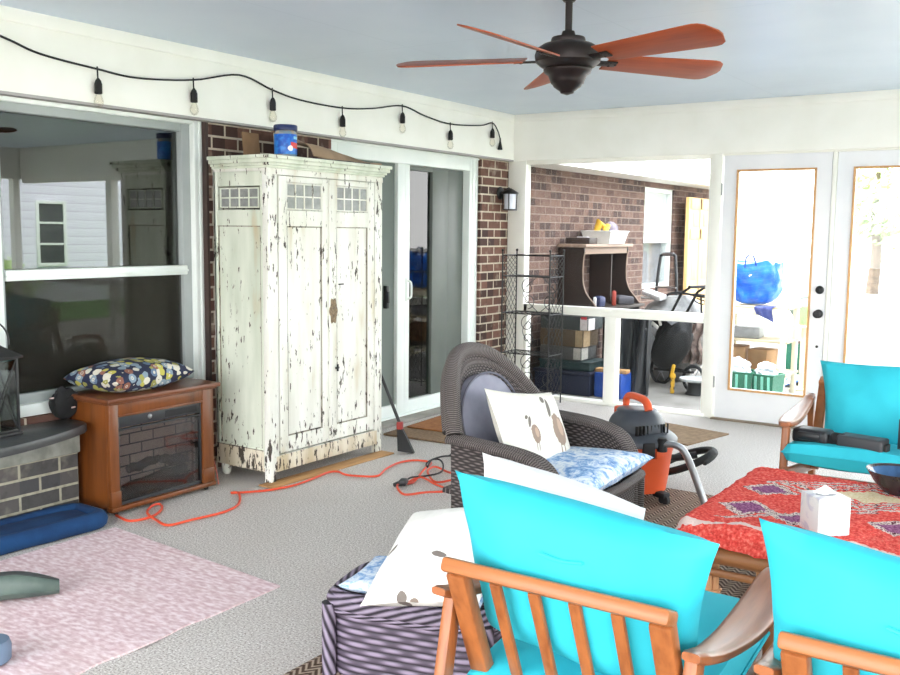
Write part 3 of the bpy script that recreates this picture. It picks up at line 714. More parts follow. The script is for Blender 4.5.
# mats by the doors
m = Mat('coir_mat', .95); x, y, z = m.xyz(); m.color(m.ramp(m.noise(60, 3), [(.3, (112, 90, 68)), (.7, (148, 120, 92))])); m.bump(m.noise(140, 2), .6, .006); coir = m.m
b = MB(); b.box((.57, -1.33, .008), (.92, 1.35, .014), (0, 0, rad(4)), .004, 1); tag(b.build('door_mat', coir), 'large dark brown coir mat on the floor before the sliding door', 'mat')
b = MB(); b.box((.43, -1.40, .021), (.56, .72, .011), (0, 0, rad(4)), .004, 1); tag(b.build('rust_mat', plain('rust_coir', (170, 112, 64), (146, 92, 52), 30, .95, bump=.5)), 'smaller rust orange mat lying on the brown coir mat', 'mat')
b = MB(); b.box((1.72, -.72, .005), (.75, .55, .010), (0, 0, rad(-12)), .003, 1); tag(b.build('entry_mat', plain('tan_mat', (150, 124, 96), (128, 104, 80), 24, .95, bump=.4)), 'flat tan mat on the floor in front of the French doors', 'mat')
T = thing('shoe', 'black shoe left on the rust orange mat behind the wicker chair', 'shoe', (.50, -1.62, .027), rad(-60))
b = MB()
b.grid(lambda u, v: ((v-.5)*.28, cos(2*PI*u)*(.046+.008*sin(PI*v))*max(.01, 1-(2*v-1)**6)**.5, .03 + sin(2*PI*u)*.03*(1.35-.6*v)*max(.01, 1-(2*v-1)**8)**.5), 16, 14, closeu=True)
bmesh.ops.holes_fill(b.bm, edges=[e for e in b.bm.edges if e.is_boundary], sides=0); b.build('upper', rubber, T)
b = MB(); b.box((0, 0, .006), (.27, .092, .012), bev=.005); b.build('sole', black_plastic, T)

# ================================================================ wall lantern, string lights, fan
T = thing('wall_lantern', 'black coach lantern with frosted glass on the brick pier', 'wall light', (-.06, -.12, 1.70))
b = MB(); b.lathe([(.055, 0), (.055, .008), (.045, .018), (.02, .024), (0, .024)], (0, 0, .07), 22, rot=(0, PI/2, 0)); b.build('back_plate', black, T)
b = MB(); b.tube(smoothpath([(.015, 0, .07), (.05, 0, .085), (.085, 0, .11), (.10, 0, .095)], 5), .009, 8); b.build('arm', black, T)
b = MB(); b.lathe([(.012, .11), (.03, .10), (.072, .075), (.076, .066), (.074, .062), (0, .06)], (.10, 0, 0), 22); b.build('hood', black, T)
b = MB()
for k in range(4): b.bar((.10+.058*cos(k*PI/2+.4), .058*sin(k*PI/2+.4), -.07), (.10+.062*cos(k*PI/2+.4), .062*sin(k*PI/2+.4), .064), .007, .007)
b.lathe([(.064, -.078), (.066, -.07), (.058, -.066), (0, -.066)], (.10, 0, 0), 22); b.build('cage', black, T)
b = MB(); b.lathe([(.05, -.066), (.052, .06), (0, .06)], (.10, 0, 0), 20); b.build('glass_shade', plain('frosted_glass', (226, 230, 240), None, 5, .3), T)

T = thing('string_lights', 'black string lights with clear bulbs strung along the white header beam', 'string lights', (0, 0, 0))
sl = [(-5.2, 2.40), (-4.715, 2.30), (-4.516, 2.251), (-4.203, 2.226), (-3.961, 2.215), (-3.584, 2.255), (-3.238, 2.33), (-2.967, 2.279), (-2.719, 2.248), (-2.313, 2.244), (-1.993, 2.276), (-1.647, 2.332), (-1.359, 2.291), (-1.023, 2.265), (-.586, 2.296), (-.399, 2.334), (-.31, 2.28), (-.268, 2.215)]
b = MB(); b.tube(smoothpath([(.022, y, z) for y, z in sl], 6), .0055, 6); b.build('wire', rubber, T)
bulbm = glassy('bulb_glass', (252, 250, 246), .98, .35)
for y, z in ((-4.203, 2.226), (-3.584, 2.255), (-2.967, 2.279), (-2.313, 2.244), (-1.647, 2.332), (-1.023, 2.265), (-.399, 2.334)):
    b = MB(); b.tube([(.022, y, z+.012), (.024, y, z-.05)], .004, 6); b.lathe([(.005, .0), (.014, -.012), (.019, -.03), (.019, -.075), (.016, -.078), (0, -.078)], (.026, y, z-.045), 14); s_ = b.build('socket', rubber, T)
    b = MB(); b.lathe([(.012, 0), (.016, -.012), (.024, -.035), (.024, -.052), (.014, -.068), (0, -.073)], (.026, y, z-.121), 16); b.build('bulb', bulbm, s_)
b = MB(); b.lathe([(.006, 0), (.008, -.03), (.020, -.09), (.020, -.10), (0, -.10)], (.022, -.266, 2.225), 14); b.build('end_plug', rubber, T)

bronze = plain('oil_rubbed_bronze', (58, 50, 48), (44, 38, 38), 6, .35, .6)
blade_m = wood('cherry_fan_blade', (158, 72, 34), (128, 52, 24), 0, .35, 9)
T = thing('ceiling_fan', 'dark bronze ceiling fan with five cherry wood blades', 'ceiling fan', (2.42, -3.75, 0))
b = MB(); b.lathe([(.075, 2.442), (.078, 2.42), (.062, 2.385), (.03, 2.365), (.022, 2.355), (0, 2.355)], seg=28); b.build('canopy', bronze, T)
b = MB(); b.lathe([(.0145, 2.36), (.0145, 2.23), (.022, 2.235), (.026, 2.215)], seg=16); b.build('downrod', bronze, T)
b = MB(); b.lathe([(.024, 2.24), (.030, 2.222), (.066, 2.215), (.070, 2.205), (.068, 2.196), (.10, 2.188), (.125, 2.172), (.134, 2.145), (.130, 2.118), (.108, 2.100), (.095, 2.094), (0, 2.094)], seg=36); b.build('motor_housing', bronze, T)
b = MB(); b.lathe([(.092, 2.098), (.098, 2.088), (.094, 2.076), (.078, 2.066), (.070, 2.046), (.066, 2.034), (.060, 2.030), (.054, 2.020), (.030, 2.004), (.026, 1.996), (.012, 1.992), (0, 1.988)], seg=32); b.build('lower_cap', bronze, T)
yaw = .589
for a in (20, -50, -125, 166, 94):
    t = rad(a) + yaw
    prof = []
    for k in range(25):
        s = k/24; r0 = .175 + .545*s; wv = (.062 + .028*s)*max(.02, 1 - max(0, (s-.84)/.16)**2.6)**.5 if s > .84 else .062 + .028*s
        prof.append((r0, wv))
    poly = [(r, w*1.0) for r, w in prof] + [(r, -w) for r, w in reversed(prof)]
    M_ = Matrix.Translation((0, 0, 2.128)) @ Matrix.Rotation(t, 4, 'Z') @ Matrix.Rotation(rad(-17), 4, 'X')
    b = MB(); b.prism(poly, .006, None, .002); bl = b.build('blade', blade_m, T); bl.matrix_local = M_
    b = MB(); b.box((.17, 0, -.004), (.10, .040, .006), bev=.002); b.bar((.11, 0, -.004), (.17, 0, -.004), .03, .006, .002)
    for q in ((.19, .012), (.19, -.012), (.215, 0)): b.lathe([(.006, -.004), (.006, -.009), (0, -.010)], (q[0], q[1], 0), 8)
    b.build('blade_iron', bronze, bl)

# ================================================================ wire rack
T = thing('wire_plant_rack', 'tall black scrollwork wire rack in the corner before the screen', 'plant rack', (.11, -.34, 0))
rw, rd, rh = .45, .24, 1.275
posts = [(0, 0), (rw, 0), (0, rd), (rw, rd)]
for px, py in posts:
    b = MB(); b.tube([(px, py, 0), (px, py, rh)], .006, 7); b.lathe([(.006, 0), (.011, .008), (.010, .018), (0, .024)], (px, py, rh), 10); b.build('post', black, T)
for z in (.09, .42, .76, 1.07, 1.245):
    b = MB()
    for p, q in ((0, 1), (1, 3), (3, 2), (2, 0)): b.tube([(*posts[p], z), (*posts[q], z)], .0045, 6)
    if z < 1.2:
        for k in range(1, 9): b.tube([(rw*k/9, 0, z), (rw*k/9, rd, z)], .002, 5)
        for k in range(1, 4): b.tube([(0, rd*k/4, z), (rw, rd*k/4, z)], .002, 5)
    b.build('shelf', black, T)
b = MB()
def side_lattice(x):
    for lo, hi in ((.09, .42), (.42, .76), (.76, 1.07), (1.07, 1.245)):
        n = 4
        for k in range(-n, n):
            for sg in (0, 1):
                p0 = V((x, 0, 0)); 
                a = k/n; y0, y1 = (max(0, a), min(1, a+1)); z0, z1 = y0-a, y1-a
                Y0, Y1 = (y0*rd, y1*rd) if not sg else (rd-y0*rd, rd-y1*rd)
                if y1-y0 > .05: b.tube([(x, Y0, lo+(hi-lo)*z0), (x, Y1, lo+(hi-lo)*z1)], .0022, 5)
side_lattice(0); b.build('side_lattice', black, T)
b = MB(); side_lattice(rw); b.build('side_lattice', black, T)
b = MB()
def spiral(c, r, turns, sg, up):
    return [V((c[0] + sg*r*(1-k/26)*cos(up*(PI/2 - turns*2*PI*k/26)), c[1], c[2] + r*(1-k/26)*sin(up*(PI/2 - turns*2*PI*k/26)))) for k in range(25)]
for lo, hi in ((.09, .42), (.42, .76), (.76, 1.07)):
    h = hi-lo
    for sg in (-1, 1):
        cx = rw/2 + sg*rw*.24
        b.tube(spiral((cx, rd, lo+h*.68), .075, 1.3, sg, 1), .0035, 5); b.tube(spiral((cx, rd, lo+h*.30), .07, 1.3, -sg, -1), .0035, 5)
        b.tube(smoothpath([(rw/2+sg*.012, rd, lo), (cx+sg*.05, rd, lo+h*.5), (rw/2+sg*.012, rd, hi)], 6), .003, 5)
b.build('back_scrolls', black, T)
# ================================================================ jute rug
m = Mat('herringbone_jute', .95, spec=.2); x, y, z = m.xyz()
zig = ((x/.055).fract() - .5).abs()*2
st = ((y/.030 + zig*1.2).fract() - .5).abs()*2
c = m.ramp(st + (m.noise(60) - .5)*.5, [(.30, (84, 66, 56)), (.55, (128, 106, 90)), (.75, (176, 158, 142))])
m.color(c); m.bump(st, .5, .006)
b = MB(); b.span((2.16, -8.2, .001), (5.6, -2.22, .011), .003); tag(b.build('jute_rug', m.m), 'large brown herringbone jute area rug under the coffee table and chairs', 'rug')

# ================================================================ wicker
w_dark, w_lite = (62, 55, 54), (122, 112, 110)
weave = wicker('dark_wicker_weave', w_dark, w_lite, 84, 92)
roll = rope('dark_wicker_roll', w_dark, (120, 111, 108), 105, 2)
weave2 = wicker('violet_brown_weave', (84, 74, 88), (146, 132, 152), 17, 44)
roll2 = rope('violet_brown_roll', (70, 62, 74), (142, 130, 148), 16, 5)
T = thing('wicker_armchair', 'dark wicker armchair with tall rounded fan back holding a goose print pillow', 'armchair', (2.32, -3.78, 0), rad(-91.5))
def H(u): return .615 + .30*(1-abs(u)**2.3)
def backp(u, v):
    q = 2*u-1; z = .30 + (H(q)-.30)*v
    return V((q*(.31 + .055*v), -.20 - .15*v*(1-.55*q*q) + .11*q*q, z))
b = MB(); b.grid(backp, 40, 30, .75, .62); b.solidify(.022); b.build('backrest', weave, T)
b = MB(); top = [backp(k/36, 1) for k in range(37)]
b.tube(top, .036, 12); b.tube([p + V((0, .028, -.050)) for p in top[3:-3]], .016, 8); b.tube([p + V((0, -.026, -.03)) for p in top[1:-1]], .024, 8); b.build('back_border', roll, T)
for sg in (1, -1):
    path = smoothpath([backp((1+sg)/2, 1) + V((0, -.02, .0)), (sg*.368, .02, .605), (sg*.358, .14, .592), (sg*.348, .23, .563), (sg*.340, .29, .49), (sg*.335, .315, .38), (sg*.330, .32, .20), (sg*.328, .32, .05)], 6)
    b = MB()
    for off in (-.030, -.010, .012, .032): b.tube([p + V((off, .004*abs(off)*30, -.25*abs(off))) for p in path], .016, 8)
    ar = b.build('armrest', roll, T)
    inner = [p for p in path if True]
    def armp(u, v, inner=inner, sg=sg):
        k = u*(len(inner)-1); i = min(int(k), len(inner)-2); p = inner[i].lerp(inner[i+1], k-i)
        return V((p.x*(1-.04*v), p.y, p.z + (.07 - p.z)*v)) if p.z > .07 else p
    b = MB(); b.grid(lambda u, v: armp(u*.93, v), 24, 16, .62, .5); b.solidify(.014); b.build('arm_panel', weave, T)
b = MB(); b.grid(lambda u, v: ((u-.5)*.66, -.24 + .54*v, .385 - .01*sin(PI*v)), 16, 16, .66, .56); b.solidify(.02); b.build('seat_deck', weave, T)
b = MB(); b.grid(lambda u, v: ((u-.5)*.70, .325 + .035*sin(PI*u), .39 - .31*v), 16, 10, .7, .31); b.solidify(.014); b.build('front_apron', weave, T)
b = MB(); b.tube([((k/12-.5)*.70, .335+.035*sin(PI*k/12), .395) for k in range(13)], .022, 8); b.build('seat_border', roll, T)
for sg in (1, -1):
    b = MB(); b.tube([(sg*.35, .33, 0), (sg*.35, .33, .38)], .022, 9); b.build('leg', roll, T)
    b = MB(); b.tube([(sg*.30, -.30, 0), (sg*.29, -.16, .40), (sg*.31, -.13, .58)], .020, 9); b.build('leg', roll, T)
RW = Matrix.Translation(V((2.32, -3.78, 0))) @ Matrix.Rotation(rad(-91.5), 4, 'Z')
def onchair(p): return RW @ V(p)
m = Mat('blue_toile_fabric', .85); f = m.noise(11, 5, None, .6, 1.5); g = m.noise(26, 4, None, .6, 2)
c = m.ramp(f*.6 + g*.4, [(.36, (74, 122, 186)), (.46, (140, 178, 220)), (.53, (214, 226, 240)), (.64, (240, 244, 248))]); m.color(c); toile = m.m
T = thing('seat_cushion', 'blue and white toile seat cushion on the dark wicker armchair', 'cushion', onchair((-.02, .13, .452)), rad(0), rot=(rad(90+4), 0, rad(-91.5+4)))
b = MB(); b.pillow(.66, .56, .115, 26, .05, .30, .006, 11); b.build('cushion_cover', toile, T)
T = thing('back_cushion', 'grey lavender round topped cushion leaning in the wicker armchair back', 'cushion', onchair((.02, -.185, .42)), rot=(rad(14), 0, rad(-91.5)))
sh = [(-.225, 0), (.225, 0), (.23, .21)] + [(.23*cos(a*PI/16), .21 + .20*sin(a*PI/16)) for a in range(1, 16)] + [(-.23, .21)]
b = MB(); b.prism(sh, .075, Matrix.Translation((0, .04, 0)) @ Matrix.Rotation(PI/2, 4, 'X'), .026)
bc = b.build('cushion_body', plain('grey_lavender_velvet', (146, 146, 160), (128, 128, 142), 8, .9, bump=.1, bscale=120), T)
b = MB(); b.tube([(p[0], .0415, p[1]) for p in sh], .005, 6, True); b.build('piping', plain('grey_piping', (104, 104, 116), None, 5, .9), bc)
# goose print pillow
m = Mat('goose_print_linen', .9); x, y, z = m.xyz()
def ell(cx, cz, rx, rz, a=0):
    ca, sa = cos(a), sin(a); p = (x-cx)*ca + (z-cz)*sa; q = (z-cz)*ca - (x-cx)*sa
    return (p*p)/(rx*rx) + (q*q)/(rz*rz)
base = m.ramp(m.noise(40, 3), [(.3, (226, 223, 212)), (.7, (212, 209, 198))]); fe = (m.noise(60, 4) - .5)*.9
def goose(cx, cz, s, c):
    bod = (ell(cx, cz, .050*s, .062*s) + fe < 1.0); nk = (ell(cx+.035*s, cz+.085*s, .014*s, .042*s, .45) < 1); hd = (ell(cx+.054*s, cz+.118*s, .020*s, .012*s, -.5) < 1)
    lg = (ell(cx-.012*s, cz-.085*s, .005*s, .03*s) < 1).max(ell(cx+.016*s, cz-.085*s, .005*s, .03*s) < 1); br = (ell(cx-.012*s, cz+.010*s, .020*s, .034*s) + fe < 1)
    c = m.mix(bod*.85, c, (128, 100, 82)); c = m.mix(br*.6, c, (196, 168, 146)); c = m.mix(nk.max(hd)*.85, c, (74, 62, 56)); return m.mix(lg*.8, c, (120, 92, 70))
c = goose(-.135, -.01, 1.15, base); c = goose(.085, -.03, .62, c)
m.color(c); m.bump(m.noise(200, 2), .1, .001)
T = thing('goose_pillow', 'cream pillow with brown goose prints sitting in the dark wicker armchair', 'pillow', onchair((.02, .0, .60)), rot=(rad(26), rad(-9), rad(-91.5)))
b = MB(); b.pillow(.56, .37, .13, 24, .08, .42, .005, 5); b.build('pillow_cover', m.m, T)

# ottoman, front left
T = thing('wicker_ottoman', 'low violet brown wicker ottoman in the left foreground beside the wooden chair', 'ottoman', (2.49, -4.82, 0), rad(14))
OW, OD, OH = .285, .18, .258
def ottp(u, v):   # four woven sides, rounded corners
    a = 2*PI*u; e = 4.5; cs, sn = cos(a), sin(a); r = (abs(cs)**e + abs(sn)**e)**(-1/e)
    return V((r*cs*OW*(1-.02*(1-v)), r*sn*OD, .01 + (OH-.02)*v))
b = MB(); b.grid(ottp, 72, 14, 1.9, .26, True); b.build('woven_side', weave2, T)
b = MB(); b.grid(lambda u, v: ((u-.5)*OW*1.9, (v-.5)*OD*1.9, OH-.012), 10, 10, .55, .4); b.solidify(.012); b.build('top_deck', weave2, T)
b = MB()
ring = [ottp(k/72, 1) for k in range(72)]
for dz, s, r in ((0, 1.0, .022), (.018, .95, .020), (-.02, 1.02, .014)): b.tube([V((p.x*s, p.y*s, p.z+dz)) for p in ring], r, 10, True)
b.build('top_border', roll2, T)
for sx in (-1, 1):
    for sy in (-1, 1):
        b = MB(); b.tube([(sx*OW*.93, sy*OD*.93, 0.0), (sx*OW*.93, sy*OD*.93, OH-.01)], .024, 10); b.build('corner_post', roll2, T)
T = thing('ottoman_cushion', 'blue and white patterned cushion on top of the wicker ottoman', 'cushion', (2.485, -4.82, .296), rot=(rad(90), 0, rad(14)))
b = MB(); b.pillow(.49, .31, .055, 20, .05, .25, .004, 21); b.build('cushion_cover', toile, T)
m = Mat('bird_print_cotton', .9); x, y, z = m.xyz(); fe = (m.noise(60, 4)-.5)*.9
base = m.ramp(m.noise(30, 3), [(.3, (244, 242, 236)), (.7, (234, 232, 226))])
def mark(cx, cz, rx, rz, a, c, col=(96, 84, 76)): return m.mix((ell(cx, cz, rx, rz, a) + fe < 1.0)*.9, c, col)
def ell(cx, cz, rx, rz, a=0):
    ca, sa = cos(a), sin(a); p = (x-cx)*ca + (z-cz)*sa; q = (z-cz)*ca - (x-cx)*sa
    return (p*p)/(rx*rx) + (q*q)/(rz*rz)
c = mark(-.16, -.02, .024, .010, .9, base); c = mark(.05, -.07, .028, .010, -.2, c); c = mark(-.06, -.19, .020, .008, .2, c); c = mark(-.02, -.195, .018, .005, .1, c, (130, 110, 96)); c = mark(.15, .15, .03, .012, .4, c)
m.color(c); m.bump(m.noise(200, 2), .1, .001)
ax_ = V((.97, .05, .22)).normalized(); az_ = V((.08, .86, .50)); az_ = (az_ - ax_*az_.dot(ax_)).normalized(); PR_ = tuple(Matrix((ax_, az_.cross(ax_), az_)).transposed().to_euler())
T = thing('bird_print_pillow', 'white pillow with small grey bird marks leaning on the wicker ottoman', 'pillow', (2.605, -4.885, .425), rot=PR_)
b = MB(); b.pillow(.43, .42, .15, 26, .08, .40, .007, 31); b.build('pillow_cover', m.m, T)

# ================================================================ shop vacuum
vac_o = plain('orange_plastic', (228, 94, 48), (216, 84, 42), 5, .42); vac_g = plain('charcoal_plastic', (70, 74, 82), (58, 62, 70), 6, .42)
T = thing('shop_vacuum', 'orange and charcoal shop vacuum standing behind the wicker armchair', 'vacuum', (2.235, -2.47, 0), rad(-35)); T.scale = (1.12, 1.12, 1)
b = MB(); b.lathe([(.135, .055), (.150, .06), (.158, .12), (.172, .25), (.180, .295), (.186, .300), (.186, .318), (0, .318)], seg=36); b.build('tank', vac_o, T)
b = MB(); b.lathe([(.188, .312), (.196, .318), (.198, .340), (.19, .352), (.165, .372), (.15, .385), (0, .39)], seg=36)
b.grid(lambda u, v: (cos(2*PI*u)*(.150 - .05*v**3), sin(2*PI*u)*(.135 - .05*v**3), .36 + .125*v + .01*cos(2*PI*u)), 30, 8, closeu=True)
b.lathe([(.10, .483), (.09, .492), (.06, .498), (0, .499)], seg=24); b.build('lid', vac_g, T)
b = MB()
for k in range(10): b.box((.148-.002*k, -.09+.02*k, .405), (.016, .006, .05), (0, 0, .5-.1*k), .001)
b.build('vent_grille', rubber, T)
b = MB(); b.tube(smoothpath([(-.10, 0, .475), (-.095, 0, .53), (-.06, 0, .553), (.04, 0, .553), (.085, 0, .535), (.105, 0, .50)], 5), .017, 10, flat=1.2); b.box((-.115, 0, .455), (.06, .09, .06), bev=.012); b.build('carry_handle', vac_o, T)
for a in (-.25, 2.9):
    b = MB(); b.box((.192*cos(a), .192*sin(a), .305), (.022, .060, .085), (0, 0, a), .006); b.build('latch', rubber, T)
    b = MB(); b.box((.176*cos(a+.35), .176*sin(a+.35), .28), (.02, .045, .05), (0, 0, a+.35), .006); b.build('latch_seat', vac_o, T)
for k in range(4):
    a = .3 + k*PI/2
    b = MB(); b.box((.165*cos(a), .165*sin(a), .055), (.07, .05, .03), (0, 0, a), .008); b.lathe([(.014, -.012), (.028, -.009), (.028, .009), (.014, .012)], (.185*cos(a), .185*sin(a), .029), 16, rot=(PI/2, 0, a)); b.build('caster', rubber, T)
b = MB(); b.tube(smoothpath([(.19, .02, .335), (.25, .05, .345), (.285, .09, .30), (.33, .15, .10), (.345, .17, .018)], 6), .0175, 10); wd = b.build('wand', plain('satin_steel_tube', (172, 174, 178), (150, 152, 158), 4, .3, .7), T)
b = MB(); b.lathe([(.024, 0), (.024, .06), (.02, .07)], (.195, .02, .30), 14); b.build('wand_socket', rubber, T)
b = MB(); b.tube([V((-.10, .36, .06)) + V((.15*cos(a*PI/18), .15*sin(a*PI/18)*.9, .075 + .07*sin(a*PI/18+.6) + .004*a/9)) for a in range(0, 40)], .021, 9); b.tube(smoothpath([(-.16, .10, .33), (-.22, .20, .26), (-.22, .30, .14), (-.14, .46, .16)], 5), .021, 9); b.build('hose', rubber, T)

# ================================================================ wooden lounge chairs
oak = wood('honey_oak', (160, 98, 54), (130, 74, 36), 0, .36, 12); oak_z = wood('honey_oak_upright', (152, 90, 48), (122, 66, 32), 2, .36, 12); oak_y = wood('honey_oak_arm', (150, 90, 54), (120, 66, 36), 1, .34, 12)
T = thing('wooden_armchair', 'wooden slat back lounge chair in the foreground, left of the two seen from behind', 'armchair', (3.335, -5.185, 0), 0, None)
def bk(z): return -.375 + (.70-z)*.42       # y of the leaning back at height z
b = MB(); b.bar((-.268, bk(.685), .685), (.268, bk(.685), .685), .062, .034, .009, up=(0, .42, 1)); b.build('top_rail', oak, T)
b = MB(); b.bar((-.24, bk(.30), .30), (.24, bk(.30), .30), .05, .03, .006, up=(0, .42, 1)); b.build('lower_rail', oak, T)
for sx in (-1, 1):
    b = MB(); b.bar((sx*.242, bk(.26), .26), (sx*.242, bk(.672), .672), .050, .036, .007); b.build('back_post', oak_z, T)
for k in range(4):
    xx = -.145 + .290*k/3
    b = MB(); b.bar((xx, bk(.29), .29), (xx, bk(.665), .665), .028, .014, .004); b.build('slat', oak_z, T)
for sx in (-1, 1):
    b = MB()
    cl = smoothpath([(sx*.300, -.355, .610), (sx*.305, -.26, .582), (sx*.308, -.10, .562), (sx*.304, .05, .556), (sx*.294, .18, .558), (sx*.282, .29, .568), (sx*.278, .345, .573)], 5); n = len(cl)
    wd_ = [.026 + .024*max(0, sin(PI*min(1, max(0, (k/(n-1)-.10)/.86))))**1.2 for k in range(n)]
    ring = []
    def armsec(u, v, cl=cl, wd_=wd_, n=n):
        k = u*(n-1); i = min(int(k), n-2); p = cl[i].lerp(cl[i+1], k-i); w_ = wd_[i] + (wd_[i+1]-wd_[i])*(k-i); e = (1 if .03 < u < .97 else .72)
        a = 2*PI*v; cs, sn = cos(a), sin(a); r = (abs(cs)**4 + abs(sn)**4)**-.25
        return V((p.x + r*cs*w_*e, p.y, p.z + r*sn*.0135*e))
    b.grid(lambda u, v: armsec(v, u), 20, 34, closeu=True)
    bmesh.ops.holes_fill(b.bm, edges=[e for e in b.bm.edges if e.is_boundary], sides=0); bmesh.ops.recalc_face_normals(b.bm, faces=b.bm.faces)
    b.build('armrest', oak_y, T, ang=50)
    b = MB(); b.bar((sx*.290, .315, .0), (sx*.282, .285, .566), .032, .042, .006); b.build('front_leg', oak_z, T)
    b = MB(); b.bar((sx*.285, -.44, .0), (sx*.292, -.30, .605), .030, .046, .006); b.build('rear_leg', oak_z, T)
    b = MB(); b.bar((sx*.268, -.33, .255), (sx*.268, .335, .345), .024, .055, .005); b.build('side_rail', oak_y, T)
b = MB(); b.bar((-.30, .315, .335), (.30, .315, .335), .055, .024, .005, up=(0, 0, 1)); b.build('front_rail', oak, T)
chair = T
teal = plain('turquoise_canvas', (48, 192, 208), (40, 182, 200), 5, .8, bump=.08, bscale=140)
def set_on(root, place, rz, labs):
    R_ = Matrix.Translation(V(place)) @ Matrix.Rotation(rz, 4, 'Z')
    s_ = thing('seat_cushion', labs[0], 'cushion', R_ @ V((0, .03, .402)), rot=(rad(90+8), 0, rz))
    b = MB(); b.pillow(.575, .66, .135, 26, .02, .17, .006, place[0]*7); o = b.build('cushion_cover', teal, s_)
    b = MB(); b.tube([(x_*.2855, 0, y_*.328) for x_, y_ in [(-1, -.97), (-.97, -1), (.97, -1), (1, -.97), (1, .97), (.97, 1), (-.97, 1), (-1, .97)]], .004, 6, True); b.build('piping', teal, s_)
    k_ = thing('back_cushion', labs[1], 'cushion', R_ @ V((labs[3], -.235, .655 + labs[4])), rot=(rad(20), labs[2], rz))
    b = MB(); b.pillow(.58, .44, .20, 30, .07, .40, .010, place[0]*3+1, None, .075); b.build('cushion_cover', teal, k_)
    b = MB(); b.tube(smoothpath([(-.05, -.088, .135), (.0, -.085, .130), (.05, -.080, .138)], 4), .004, 6); b.build('seam_tab', teal, k_)
set_on(chair, (3.335, -5.185, 0), 0, ('turquoise seat cushion on the left foreground wooden chair', 'large turquoise back cushion on the left foreground wooden chair', rad(5), .005, 0))
dup(chair, (4.075, -5.165, 0), rad(-1), 'wooden slat back lounge chair at the right edge, seen from behind')
set_on(chair, (4.075, -5.165, 0), rad(-1), ('turquoise seat cushion on the right foreground wooden chair', 'turquoise back cushion on the right foreground wooden chair, nearest the tissue box', rad(7), -.052, -.006))
A3 = (3.38, -2.50, 0); R3 = rad(182)
dup(chair, A3, R3, 'wooden lounge chair facing us beyond the table with black devices on it')
set_on(chair, A3, R3, ('turquoise seat cushion beyond the table holding black devices', 'tall turquoise back cushion standing before the French doors', rad(2), -.06, -.05))
m = Mat('grey_striped_white_cotton', .9); x, y, z = m.xyz(); sx_ = ((z*26 + m.noise(9)*2).sin()*.5 + .5)
m.color(m.mix(((sx_ - .7)*4).clamp()*.5, (238, 237, 238), (150, 148, 158)))
T = thing('white_striped_pillow', 'white pillow with faint grey stripes tucked behind the left foreground turquoise cushion', 'pillow', (3.19, -5.235, .668), rot=(rad(20), rad(9), 0))
b = MB(); b.pillow(.44, .40, .15, 24, .05, .36, .008, 41); b.build('pillow_cover', m.m, T)
b = MB(); b.box((3.672, -4.835, .30), (.008, .045, .16), (0, 0, .3), .002)
b.build('cushion_tie', teal, None); o = bpy.data.objects['cushion_tie']; tag(o, 'turquoise strap hanging beside the left foreground chair front leg', 'strap')

# black devices
T = thing('device_case', 'long black plastic device lying across the turquoise seat cushion', 'device', (3.335, -2.735, .474), rad(-10))
b = MB(); b.box((-.125, 0, .035), (.17, .11, .072), (0, 0, 0), .022, 3); b.box((-.125, -.045, .040), (.11, .04, .040), (0, 0, 0), .012); b.build('left_shell', black_plastic, T)
b = MB(); b.box((.10, 0, .033), (.20, .10, .068), (0, 0, 0), .010, 3); b.build('right_shell', plain('dark_grey_plastic', (66, 68, 72), (56, 58, 62), 6, .5), T)
b = MB(); b.box((-.02, 0, .028), (.08, .07, .045), bev=.010); b.lathe([(.02, -.03), (.026, -.02), (.026, .02), (.02, .03)], (.0, -.02, .045), 14, rot=(0, PI/2, 0)); b.box((.205, 0, .03), (.016, .05, .035), bev=.005); b.build('hinge', rubber, T)
T = thing('grey_speaker_box', 'dark grey upright box on the turquoise seat, cut by the right edge', 'box', (3.64, -2.62, .474), rad(-4))
b = MB(); b.box((0, 0, .075), (.15, .10, .15), bev=.010, seg=3); b.build('box_shell', bpy.data.materials['dark_grey_plastic'], T)
b = MB(); b.box((0, -.051, .075), (.125, .004, .125), bev=.001); b.build('front_grille', black_plastic, T)

# ================================================================ coffee table with the red rug
rattan = wood('rattan_brown', (158, 106, 66), (128, 82, 48), 0, .4, 10); rattan_l = wood('rattan_pale', (196, 146, 104), (164, 116, 78), 2, .4, 10)
tx0, tx1, ty0, ty1 = 3.12, 4.20, -4.16, -3.27; cx, cy = (tx0+tx1)/2, (ty0+ty1)/2
T = thing('coffee_table', 'brown rattan coffee table covered by a red shag rug', 'coffee table', (cx, cy, .011), 0)
hx, hy = (tx1-tx0)/2, (ty1-ty0)/2
b = MB(); b.box((0, 0, .395), (2*hx, 2*hy, .045), bev=.02, seg=4); b.build('table_top', rattan, T)
b = MB(); b.tube([(-hx+.02, -hy+.0, .34), (hx-.02, -hy, .34), (hx, -hy+.02, .34), (hx, hy-.02, .34), (hx-.02, hy, .34), (-hx+.02, hy, .34), (-hx, hy-.02, .34), (-hx, -hy+.02, .34)], .032, 12, True); b.build('apron', rattan, T)
b = MB(); b.tube([(-hx+.05, -hy+.03, .265), (hx-.05, -hy+.03, .265), (hx-.03, hy-.05, .265), (-hx+.03, hy-.03, .265)], .014, 10, True); b.build('stretcher', rattan, T)
for sx in (-1, 1):
    for sy in (-1, 1):
        b = MB(); lx, ly = sx*(hx-.07), sy*(hy-.07)
        for k in range(5): b.tube([(lx+.024*cos(k*1.257), ly+.024*sin(k*1.257), 0), (lx+.024*cos(k*1.257), ly+.024*sin(k*1.257), .38)], .016, 8)
        lg = b.build('leg', rattan_l, T)
        b = MB()
        for zz in (.03, .17, .19, .30, .32): b.tube(arcpts((lx, ly, zz), .044, 0, 2*PI*.97, 18, 'xy'), .006, 6)
        b.build('leg_binding', rattan_l, lg)
